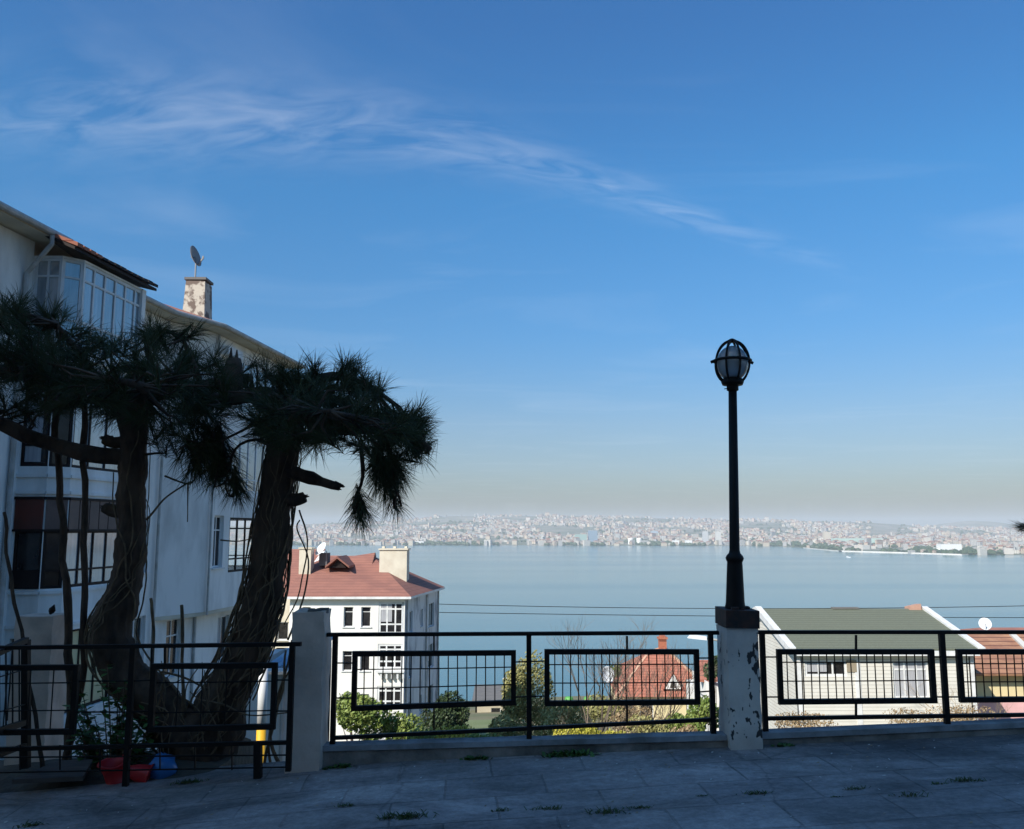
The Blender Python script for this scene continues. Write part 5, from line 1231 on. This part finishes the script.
# climbing vines
vn = thing('climbing_vine', 'tangle of dry vine stems climbing the two pine trunks', 'vine', P(205, 772, 6.6))
mb = MB()
def wrap(tr, rd, i0, i1, a0, turns, r, seed, off=.02):
    out = []
    sp2 = smooth_path(tr, 6); n = len(sp2); rr = rad_s(rd, 6)
    s0, s1 = int(i0 * n), int(i1 * n) - 1; m = max(8, s1 - s0)
    for k_ in range(m + 1):
        t = k_ / m; i = min(n - 1, int(s0 + (s1 - s0) * t)); d = (sp2[min(i + 1, n - 1)] - sp2[max(i - 1, 0)]).normalized()
        x = Vector((1, 0, 0)); x = (x - d * x.dot(d)).normalized(); y = d.cross(x)
        a = a0 + turns * 2 * math.pi * t + .5 * noise.noise(Vector((t * 5, seed, 0))) + .3 * noise.noise(Vector((t * 17, seed, 4)))
        out.append(sp2[i] + (x * math.cos(a) + y * math.sin(a)) * (rr[i] * 1.08 + off * (1 + .8 * noise.noise(Vector((t * 7, 0, seed))))))
    mb.tube(smooth_path(out, 2), [r * (1 - .4 * j / (2 * m)) for j in range(2 * m + 1)], 5)
rl = [.23, .165, .16, .155, .125, .108, .105, .105, .12]; r2 = [.22, .19, .165, .15, .14, .13, .125, .12]
for s in range(34): wrap(RT, r2, random.uniform(.0, .35), random.uniform(.7, 1), -math.pi / 2 + random.uniform(-1.5, 1.5), random.choice([-.35, -.2, .2, .45, .7, -.6]), random.uniform(.003, .009), s)
for s in range(9): wrap(LT, rl, random.uniform(0, .5), random.uniform(.6, 1), -math.pi / 2 + random.uniform(-1.4, 1.4), random.choice([-.4, .3, .6]), random.uniform(.004, .009), s + 30)
def stem(pts, r, seed=0, wob=.02, r1=None):
    p = smooth_path(path(pts), 5); n = len(p)
    p = [q + Vector((noise.noise(q * 4 + Vector((seed, 0, 0))), noise.noise(q * 4 + Vector((0, seed, 0))), 0)) * wob for q in p]
    mb.tube(p, [r + ((r1 if r1 is not None else r * .6) - r) * i / (n - 1) for i in range(n)], 6, lump=.25, seed=seed)
stem([(262, 770, 6.7), (275, 720, 6.7), (283, 680, 6.7), (292, 640, 6.7)], .012, 1); stem([(270, 765, 6.7), (268, 740, 6.7), (280, 690, 6.7), (290, 668, 6.7)], .01, 2)
stem([(282, 768, 6.7), (270, 735, 6.7), (282, 690, 6.7), (287, 650, 6.7)], .014, 3)
stem([(288, 640, 6.9), (303, 600, 6.9), (308, 560, 6.9), (296, 530, 6.9), (300, 520, 6.9)], .008, 4)
stem([(300, 510, 6.9), (308, 540, 6.9), (300, 590, 6.9), (285, 625, 6.9)], .007, 5)
stem([(152, 690, 6.8), (153, 640, 6.8), (151, 598, 6.8)], .014, 6, .03, .012); stem([(181, 720, 6.8), (183, 660, 6.8), (181, 605, 6.8)], .015, 7, .035, .014)
stem([(146, 520, 6.9), (165, 500, 6.9), (186, 484, 6.9), (192, 482, 6.9)], .009, 8); stem([(187, 484, 6.9), (188, 505, 6.9), (188, 522, 6.9)], .006, 9); stem([(165, 476, 6.9), (190, 484, 6.9), (196, 470, 6.9)], .008, 10)
stem([(220, 540, 6.9), (240, 541, 6.9), (262, 535, 6.9)], .006, 11); stem([(232, 640, 6.9), (238, 600, 6.9), (245, 575, 6.9)], .009, 12)
stem([(160, 672, 6.85), (185, 678, 6.8), (210, 690, 6.8), (235, 700, 6.8)], .01, 13); stem([(200, 700, 6.7), (225, 705, 6.6), (250, 715, 6.6), (290, 712, 6.6)], .008, 14)
for i in range(16):
    u = random.uniform(150, 240); v = random.uniform(700, 765); stem([(u, v, 6.6), (u + random.uniform(-15, 15), v - 25, 6.55), (u + random.uniform(-35, 35), v - random.uniform(35, 60), 6.6)], .006, i + 40)
mb.build('stems', M['vine'], vn, smooth=True)
for nm, lab, pts, r in (('slender_trunk', 'left one of two thin bare trunks rising beside the far left pillar', [(66, 775, 7.0), (70, 700, 7.0), (68, 620, 7.0), (61, 520, 7.0), (57, 440, 7.0), (54, 385, 7.0)], .036),
                        ('slender_trunk', 'right one of two thin bare trunks, just left of the thick pine trunk', [(64, 770, 6.9), (76, 710, 6.9), (84, 650, 6.9), (85, 560, 6.9), (84, 480, 6.9), (83, 400, 6.9)], .033),
                        ('bare_stick', 'thin bent bare stick leaning at the far left edge', [(42, 772, 6.8), (33, 700, 6.8), (20, 630, 6.8), (9, 565, 6.8), (3, 512, 6.8)], .018)):
    mb = MB(); stem(pts, r, len(pts) + int(r * 1000), .03, r * .75); o = mb.build(nm, M['bark'], origin=P(*pts[0]), smooth=True); tag(o, lab, 'trunk' if 'trunk' in nm else 'stick')

# ============================================================ leafy builders
def leaves(mb, c, r, n, s, mi=0, shell=.35):
    c = Vector(c); r = Vector(r)
    for _ in range(n):
        while True:
            d = Vector((random.uniform(-1, 1), random.uniform(-1, 1), random.uniform(-1, 1)))
            if .01 < d.length < 1: break
        d = d.normalized() * (d.length ** shell)
        nn_ = 1 + .28 * noise.noise(Vector((d.x * 2.2 + c.x, d.y * 2.2 + c.y, d.z * 2.2 + c.z))) 
        p = c + Vector((d.x * r.x, d.y * r.y, d.z * r.z)) * nn_
        a = Vector((random.gauss(0, 1), random.gauss(0, 1), random.gauss(0, 1))).normalized(); b = a.orthogonal().normalized(); q = a.cross(b)
        sa = s * random.uniform(.6, 1.3); sb_ = sa * random.uniform(.4, .7)
        mb.poly([p - b * sa, p + q * sb_, p + b * sa, p - q * sb_], mi)
def bush(name, label, cat, c, r, n, s, lm, group=None, stems=4, lobes=7, base=None):
    c = Vector(c); r = Vector(r if hasattr(r, '__len__') else (r, r, r)); bz_ = base if base is not None else c.z - r.z * 1.3
    t = thing(name, label, cat, (c.x, c.y, bz_), group)
    mb = MB()
    for i in range(lobes):
        d = Vector((random.uniform(-.6, .6), random.uniform(-.6, .6), random.uniform(-.55, .6))); k_ = random.uniform(.4, .62)
        leaves(mb, c + Vector((d.x * r.x, d.y * r.y, d.z * r.z)), r * k_, n // lobes, s)
    mb.build('foliage' if stems > 2 else 'crown', lm, t)
    mb = MB()
    for i in range(stems):
        e = c + Vector((random.uniform(-.6, .6) * r.x, random.uniform(-.6, .6) * r.y, random.uniform(-.2, .6) * r.z)); b = Vector((c.x + random.uniform(-.1, .1) * r.x, c.y, bz_))
        mb.tube([b, b.lerp(e, .5) + Vector((random.uniform(-.1, .1), 0, .1)), e], [.05 * r.x + .01, .03 * r.x + .008, .01], 5)
    mb.build('stem' if stems > 2 else 'trunk', M['bark'], t)
    return t
def PB(u, v, Y, ru, rv, ry=None):
    k_ = Y / 872; return P(u, v, Y), (ru * k_, ry or ru * k_ * .8, rv * k_)
def B(name, label, cat, u, v, Y, ru, rv, n, s, lm, **kw):
    c, r = PB(u, v, Y, ru, rv); return bush(name, label, cat, c, r, n, s, lm, base=min(tz(c.x, c.y) - .2, c.z - r[2]), **kw)
B('shrub', 'round green shrub in front of the white house beside the grey pillar', 'shrub', 358, 724, 50, 31, 26, 6500, .11, M['leaf'])
B('shrub', 'narrow green shrub below the glazed bay of the white house', 'shrub', 400, 736, 50, 20, 20, 2600, .11, M['leaf'])
B('conifer', 'dark round conifer rising left of the grey roofed house', 'tree', 453, 716, 52, 21, 26, 4600, .1, M['leaf_dark'])
B('conifer', 'small dark conifer top between the white house and the round dark one', 'tree', 434, 724, 54, 14, 22, 2000, .1, M['leaf_dark'])
B('yellow_shrub', 'bright yellow green shrub under the dark round conifer', 'shrub', 458, 742, 40, 26, 13, 2200, .075, M['leaf_yellow'])
B('shrub', 'sparse green shrub at the foot of the grey side wall', 'shrub', 425, 740, 44, 18, 16, 1500, .08, M['leaf'])
B('cypress', 'tall olive green evergreen behind the middle fence post', 'tree', 531, 704, 50, 27, 46, 10500, .085, M['leaf_olive'], lobes=11)
B('olive_shrub', 'wide olive shrub right of the tall evergreen', 'shrub', 570, 724, 46, 26, 22, 3400, .08, M['leaf_olive'])
B('olive_shrub', 'olive shrub left of the tall evergreen', 'shrub', 507, 733, 47, 22, 17, 2600, .08, M['leaf_olive'])
B('yellow_shrub', 'bright yellow shrub low behind the wall between the evergreen and the villa', 'shrub', 574, 741, 24, 34, 14, 2600, .045, M['leaf_yellow'])
B('yellow_shrub', 'pale yellow shrub below the left end of the villa roof', 'shrub', 612, 743, 26, 26, 11, 1500, .045, M['leaf_yellow'])
B('shrub', 'leafy green shrub in front of the villa roof beside the lamp pillar', 'shrub', 706, 717, 30, 19, 22, 3400, .06, M['leaf'])
B('shrub', 'green shrub in front of the white dormer of the villa', 'shrub', 680, 724, 34, 18, 13, 2200, .06, M['leaf'])
B('olive_shrub', 'olive shrub under the villa roof left of the green one', 'shrub', 655, 732, 30, 26, 17, 2400, .055, M['leaf_olive'])
B('dry_shrub', 'brown leafless shrub under the left end of the villa roof', 'shrub', 632, 722, 32, 22, 16, 1700, .05, M['leaf_brown'])
B('dry_shrub', 'brown dry shrub below the green one beside the lamp pillar', 'shrub', 686, 738, 27, 18, 12, 1100, .045, M['leaf_brown'])
B('dry_shrub', 'dry tan bush at the left foot of the siding house', 'shrub', 800, 726, 36, 34, 12, 1800, .05, M['leaf_brown'])
B('dry_shrub', 'dry tan bush near the glass door of the siding house', 'shrub', 915, 722, 38, 30, 14, 1500, .05, M['leaf_brown'])
B('dry_shrub', 'dry tan bush between the siding house and the cream house', 'shrub', 968, 712, 39, 30, 13, 1500, .05, M['leaf_brown'])
B('olive_tree', 'green crown behind the white dish, left of the villa', 'tree', 615, 672, 66, 7, 8, 900, .12, M['leaf'])
B('olive_shrub', 'broad olive shrub in front of the round dark conifer', 'shrub', 478, 744, 38, 22, 11, 1700, .07, M['leaf'])
B('olive_shrub', 'olive shrub between the bare trees beneath the white dish', 'shrub', 600, 716, 44, 20, 17, 2400, .07, M['leaf_olive'])
B('dry_shrub', 'brown thicket behind the bare tree left of the villa', 'shrub', 622, 706, 46, 14, 10, 1200, .07, M['leaf_brown'])
B('tree', 'dark tree standing on the slope between the orange roofs and the lamp pillar', 'tree', 712, 668, 56, 8, 12, 900, .12, M['leaf_dark'])
for i in range(26):
    Y = random.uniform(24, 150); u = random.uniform(-300, 1500)
    if 150 < u < 1400 or (Y < 60 and -200 < u): continue
    B('garden_tree', 'green garden tree on the slope outside the middle of the view', 'tree', u, lerp_table(TT, Y) * 0 + (529 + (EYE - tz(0, Y) - 3) / Y * 872), Y, 2200 / Y, 2400 / Y, 1500, .13, random.choice([M['leaf'], M['leaf_olive'], M['leaf_dark']]), group='garden trees on the slope')

def bare_tree(name, label, base, h, r, seed, spread=.5, depth=5, lm=M['twig']):
    rs = random.Random(seed); t = thing(name, label, 'tree', base); tr = MB(); br = MB()
    def grow(mbx, p, d, ln, r, dep):
        q = p + d * ln * .5 + Vector((rs.gauss(0, .03), rs.gauss(0, .03), 0)) * ln; e = q + (d + Vector((rs.gauss(0, .12), rs.gauss(0, .12), .05))).normalized() * ln * .5
        mbx.tube([p, q, e], [r, r * .85, r * .7], 5 if r > .02 else 3, cap=False)
        if dep == 0: return
        for k_ in range(rs.choice([2, 3, 3])):
            nd_ = (d + Vector((rs.gauss(0, spread), rs.gauss(0, spread), rs.uniform(-.05, .45)))).normalized()
            grow(br, e if k_ else q.lerp(e, .7), nd_, ln * rs.uniform(.6, .85), r * .6, dep - 1)
    grow(tr, Vector(base), Vector((rs.uniform(-.08, .08), 0, 1)), h * .3, r, depth)
    tr.build('trunk', lm, t); br.build('branch', lm, t); return t
def gb(u, Y): x = (u - 512) / 880 * Y; return (x, Y, tz(x, Y) - .2)
bare_tree('bare_tree', 'leafless tree with thin pale twigs right of the tall evergreen', gb(583, 33), 7.3, .09, 5, .42, 6)
bare_tree('bare_tree', 'leafless tree with thin twigs in front of the villa roof', gb(637, 34), 6.9, .08, 11, .4, 6)
bare_tree('bare_tree', 'small leafless tree between the other two bare trees', gb(610, 30), 5.2, .05, 21, .45, 5)
bare_tree('bare_tree', 'small leafless tree at the left end of the villa roof', gb(655, 37), 6.0, .05, 33, .4, 5)
bare_tree('bare_tree', 'leafless shrub twigs against the siding house near its right corner', gb(958, 38), 5.5, .05, 42, .5, 5, M['leaf_brown'])

c_ = P(607, 675, 60); dish('satellite_dish', 'large white satellite dish left of the villa roof', c_, .52, (.45, -.85, .3), (c_.x + .1, c_.y + .2, c_.z - 3.5), (M['white_metal'], M['dish_grey']))
for u, lab in ((569, 'left one of two bright green barrels beyond the bare trees'), (588, 'right one of two bright green barrels beyond the bare trees')):
    q = P(u, 699, 55); mb = MB(); mb.lathe([(.2, 0), (.26, .08), (.26, .22), (.28, .25), (.26, .28), (.26, .45), (.2, .55), (.08, .57)], q - Vector((0, 0, .42)), 16); o = mb.build('barrel', M['green_plastic'], origin=q - Vector((0, 0, .42)), smooth=True); tag(o, lab, 'barrel')
    B('hedge', 'olive hedge below the ' + lab.split(' of')[0].replace(' one', '') + ' green barrel', 'hedge', u, 712, 54, 9, 9, 700, .1, M['leaf_olive'])
# street lamps
def street_lamp(label, head, foot_x, Y, ang_dir):
    t = thing('street_lamp', label, 'street lamp', (foot_x, Y, tz(foot_x, Y))); h = Vector(head)
    mb = MB(); e = Vector((foot_x, Y, h.z - .35)); mb.tube([(foot_x, Y, tz(foot_x, Y)), e, e.lerp(h, .5) + Vector((0, 0, .12)), h], [.07, .05, .035, .03], 8); mb.build('pole', M['gutter'], t, smooth=True)
    s = -1 if foot_x > h.x else 1
    mb = MB(); mb.hexa([h + Vector((s * x, y, z)) for x, y, z in ((-.1, -.07, -.06), (.45, -.09, -.0), (.45, .09, 0), (-.1, .07, -.06), (-.1, -.05, .05), (.36, -.06, .11), (.36, .06, .11), (-.1, .05, .05))]); mb.build('lamp_head', M['white_metal'], t)
q = P(703, 638, 26); street_lamp('white street lamp head peeking out left of the lamp pillar', q, P(730, 640, 26).x, 26, -1)
q = P(509, 679, 62); street_lamp('small street lamp over the grey roofed house left of the tall evergreen', q, P(524, 690, 62).x, 62, -1)
# cables with poles
def pole(label, x, y, ztop):
    t = thing('utility_pole', label, 'utility pole', (x, y, tz(x, y)), 'utility poles carrying the cables')
    mb = MB(); mb.tube([(x, y, tz(x, y)), (x, y, ztop + .4)], [.16, .11], 8); mb.build('pole', M['wood'], t)
    mb = MB(); mb.bar((x, y - .7, ztop), (x, y + .7, ztop), .1); mb.build('crossarm', M['wood'], t); return t
YC = 74.
for (ua, va, ub, vb, mid, lab) in ((388, 603, 1150, 603, 609, 'upper overhead cable crossing in front of the sea'), (388, 611, 1150, 617, 616, 'lower overhead cable crossing in front of the sea')):
    a, b = P(ua, va, YC), P(ub, vb, YC); mz = P(769, mid, YC).z; mb = MB(); pts = []
    for i in range(41):
        t = i / 40; p = a.lerp(b, t); sag = (a.lerp(b, .5).z - mz) * 4 * t * (1 - t); pts.append((p.x, p.y + (.4 if 'upper' in lab else -.4), p.z - sag))
    mb.tube(pts, .026, 4); o = mb.build('cable', M['black'], origin=pts[0]); tag(o, lab, 'cable')
a, b = P(388, 603, YC), P(1150, 603, YC); pole('utility pole hidden behind the white house', a.x, YC, a.z); pole('utility pole beyond the right edge of the view', b.x, YC, b.z)

# leafy plant behind the gate fence
lpn = thing('leafy_plant', 'bushy green plant with glossy leaves left of the thick pine trunk', 'plant', P(115, 775, 6.75))
mb = MB(); ms = MB()
for i in range(44):
    u = random.uniform(68, 172); h = random.uniform(30, 110) * (1 - abs(u - 108) / 120); b = P(115 + (u - 115) * .5, 770, 6.7); e = P(u, 768 - h, 6.7 + random.uniform(-.25, .3))
    ms.tube([b, b.lerp(e, .5) + Vector((0, 0, .04)), e], [.006, .005, .003], 4, cap=False)
    for k_ in range(20):
        p = b.lerp(e, random.uniform(.25, 1.0)); d = Vector((random.gauss(0, 1), random.gauss(0, 1), random.uniform(-.3, .6))).normalized(); s = random.uniform(.05, .09); wv = d.cross(Vector((0, 0, 1))).normalized() * s * .33
        mb.poly([p, p + d * s * .5 + wv, p + d * s + Vector((0, 0, -.01)), p + d * s * .5 - wv], 0)
ms.build('stem', M['vine'], lpn); mb.build('leaves', M['leaf_ivy'], lpn)

# buckets, planks
rb = thing('red_bucket', 'crumpled red plastic bucket lying behind the left fence', 'bucket', P(120, 780, 6.5))
def crumple(mb, c, pr, axis, n=22, seed=0, amt=.18, mi=0, open_end=True):
    q = Vector(axis).to_track_quat('Z', 'Y').to_matrix(); k = len(mb.v)
    for (r, z) in pr:
        for j in range(n):
            a = 2 * math.pi * j / n; v = Vector((r * math.cos(a), r * math.sin(a), z)); v *= 1 + amt * noise.noise(v * 9 + Vector((seed, 0, 0))); mb.v.append(tuple(Vector(c) + q @ v))
    for i in range(len(pr) - 1):
        for j in range(n): mb.f.append((k + i * n + j, k + i * n + (j + 1) % n, k + (i + 1) * n + (j + 1) % n, k + (i + 1) * n + j)); mb.m.append(mi)
    mb.f.append(tuple(k + j for j in range(n))); mb.m.append(mi)
zg = lambda u, Y: sz(P(u, 760, Y).x, Y)
mb = MB(); c_ = P(118, 775, 6.42); c_.z = zg(118, 6.42) - .01; crumple(mb, c_, [(.07, 0), (.085, .09), (.097, .15), (.105, .152), (.105, .163), (.09, .16), (.075, .03)], (-.15, -.2, 1), seed=1); mb.build('body', M['red_plastic'], rb, smooth=True)
mb = MB(); c_ = P(150, 775, 6.40); c_.z = zg(150, 6.40) + .02; crumple(mb, c_, [(.09, 0), (.08, .02), (.055, .10), (.015, .17)], (-.95, -.1, .25), seed=4, amt=.5); mb.build('torn_piece', M['red_plastic'], rb, smooth=True)
mb = MB(); c_ = P(162, 768, 6.5); c_.z = zg(162, 6.5) + .03; crumple(mb, c_, [(.03, -.08), (.09, -.06), (.11, 0), (.10, .05), (.05, .085), (.01, .1)], (0, 0, 1), seed=7, amt=.45)
o = mb.build('blue_bag', M['blue_plastic'], origin=c_, smooth=True); tag(o, 'crumpled blue plastic bag between the red bucket and the pine trunk', 'bag')
mb = MB(); a = P(18, 777, 6.35); b = P(88, 777, 6.35); z = sz(-2.9, 6.4) + .05
mb.hexa([(a.x, 6.28, z - .02), (b.x, 6.28, z), (b.x - .1, 6.62, z + .03), (a.x + .14, 6.62, z + .02), (a.x, 6.28, z + .01), (b.x, 6.28, z + .03), (b.x - .1, 6.62, z + .06), (a.x + .14, 6.62, z + .05)])
o = mb.build('plank', M['wood'], origin=(a.x, 6.4, z)); tag(o, 'weathered flat board lying on the soil behind the left fence', 'board')
mb = MB(); q = P(52, 610, 7.05); crumple(mb, q, [(.008, -.035), (.022, -.015), (.026, .005), (.015, .025), (.004, .045)], (.4, 0, 1), n=10, seed=3); o = mb.build('knob', M['black'], origin=q, smooth=True); tag(o, 'small dark lump on top of the far left pillar', 'lump')
# foliage tip of a tree at the right edge
rt = thing('pine_branch_tree', 'pine whose dry brown tip pokes in at the right edge above the far shore', 'tree', (6.3, 8.5, gz(6.3)))
mb = MB(); mb.tube([(6.3, 8.5, -3.5), (6.25, 8.4, .4), (6.1, 8.3, 1.3), tuple(P(1056, 530, 8.2)), tuple(P(1020, 526, 8.2))], [.14, .1, .05, .02, .008], 8); mb.build('trunk', M['bark'], rt)
mb = MB(); q0 = P(1024, 527, 8.2)
for i in range(420):
    d = Vector((-.8 if random.random() < .65 else random.uniform(-1, 1), random.gauss(0, .45), random.gauss(0, .35))).normalized(); b = q0 + Vector((random.uniform(-.04, .3), random.uniform(-.05, .05), random.uniform(-.03, .03))); ln = random.uniform(.06, .14); s = d.orthogonal().normalized() * .003
    mb.poly([b - s, b + s, b + d * ln])
mb.build('crown', M['needle_dry'], rt)

# weeds in the joints
def weed(u, v, s, n, label, m=M['grass'], broad=False):
    ratio = ang(v); # meet the sloping pavement
    x_ = (u - 512) / (F * math.cos(TH) - (CY - v) * math.sin(TH)); Y = 6.
    for _ in range(20): Y = (gz(x_ * Y) - EYE) / ratio
    Y = min(Y, YF - .09); p = Vector((x_ * Y, Y, gz(x_ * Y)))
    if not broad: s *= .75
    mb = MB()
    for _ in range(n):
        b = p + Vector((random.gauss(0, s * .55), random.gauss(0, s * .16), 0)); b.z = gz(b.x); a = random.uniform(0, 6.28); h = s * random.uniform(.15, .5)
        d = Vector((math.cos(a) * .8, math.sin(a) * .8, random.uniform(.3, 1.1))).normalized(); w_ = Vector((-math.sin(a), math.cos(a), 0)) * (.003 if not broad else .014)
        mb.poly([b - w_, b + w_, b + d * h * .6 + w_ * .8, b + d * h + Vector((0, 0, -h * .15)), b + d * h * .6 - w_ * .8])
    return tag(mb.build('weed_tuft', m, origin=p), label, 'weed', 'weeds growing in the pavement')
W = [(568, 741, .14, 130, 'broad leafy weed at the foot of the low wall under the fence, between the pillars', True), (476, 752, .09, 50, 'small weed at the foot of the low wall left of the broad leafy weed', True), (338, 752, .09, 60, 'weed in the corner right of the grey pillar', True),
     (785, 739, .07, 40, 'small weed at the foot of the low wall right of the lamp pillar', True),
     (404, 818, .16, 150, 'largest grass tuft at the bottom edge left of the middle', False), (187, 783, .13, 120, 'yellowish green tuft at the foot of the pine trunk', False), (30, 826, .12, 70, 'grass tuft in the bottom left corner', False),
     (345, 806, .08, 50, 'thin grass in the joint left of the largest tuft', False), (547, 809, .1, 60, 'grass in the joint right of the largest tuft', False), (500, 811, .08, 40, 'thin grass just right of the largest tuft', False), (608, 813, .14, 80, 'long low grass strip in the joint below the broad weed', False), (640, 808, .08, 50, 'grass right next to the long low strip', False),
     (757, 794, .1, 70, 'grass tuft in the joint below the lamp pillar', False), (855, 789, .08, 60, 'grass tuft in the joint, left of the two at the right', False), (967, 781, .11, 90, 'bushy grass tuft at the right', False), (938, 784, .06, 40, 'small grass tuft beside the bushy one at the right', False),
     (910, 796, .12, 45, 'faint grass strip below the two tufts at the right', False), (835, 797, .04, 20, 'tiny grass blade clump below the right joint', False), (702, 796, .05, 30, 'tiny grass clump left of the tuft below the lamp pillar', False)]
for u, v, s, n, lab, br_ in W: weed(u, v, s, n, lab, M['leaf_ivy'] if br_ else M['grass'], br_)

# litter lying on the paving
mb = MB()
for _ in range(520):
    y = 6.3 - abs(random.gauss(0, .5)) if random.random() < .5 else random.uniform(4.0, 6.3); x = random.uniform(-4, 5); z = gz(x) + .004
    a = random.uniform(0, 6.28); l = random.uniform(.004, .016); c_ = Vector((x, y, z)); d = Vector((math.cos(a), math.sin(a), 0)); n_ = Vector((-d.y, d.x, 0))
    mb.poly([c_ - d * l, c_ + n_ * l * .4 + Vector((0, 0, .003)), c_ + d * l + Vector((0, 0, .004)), c_ - n_ * l * .4], random.randrange(2))
tag(mb.build('leaf_litter', [M['leaf_brown'], M['sand']]), 'tiny dry leaf bits and grit scattered on the paving', 'litter', kind='stuff')
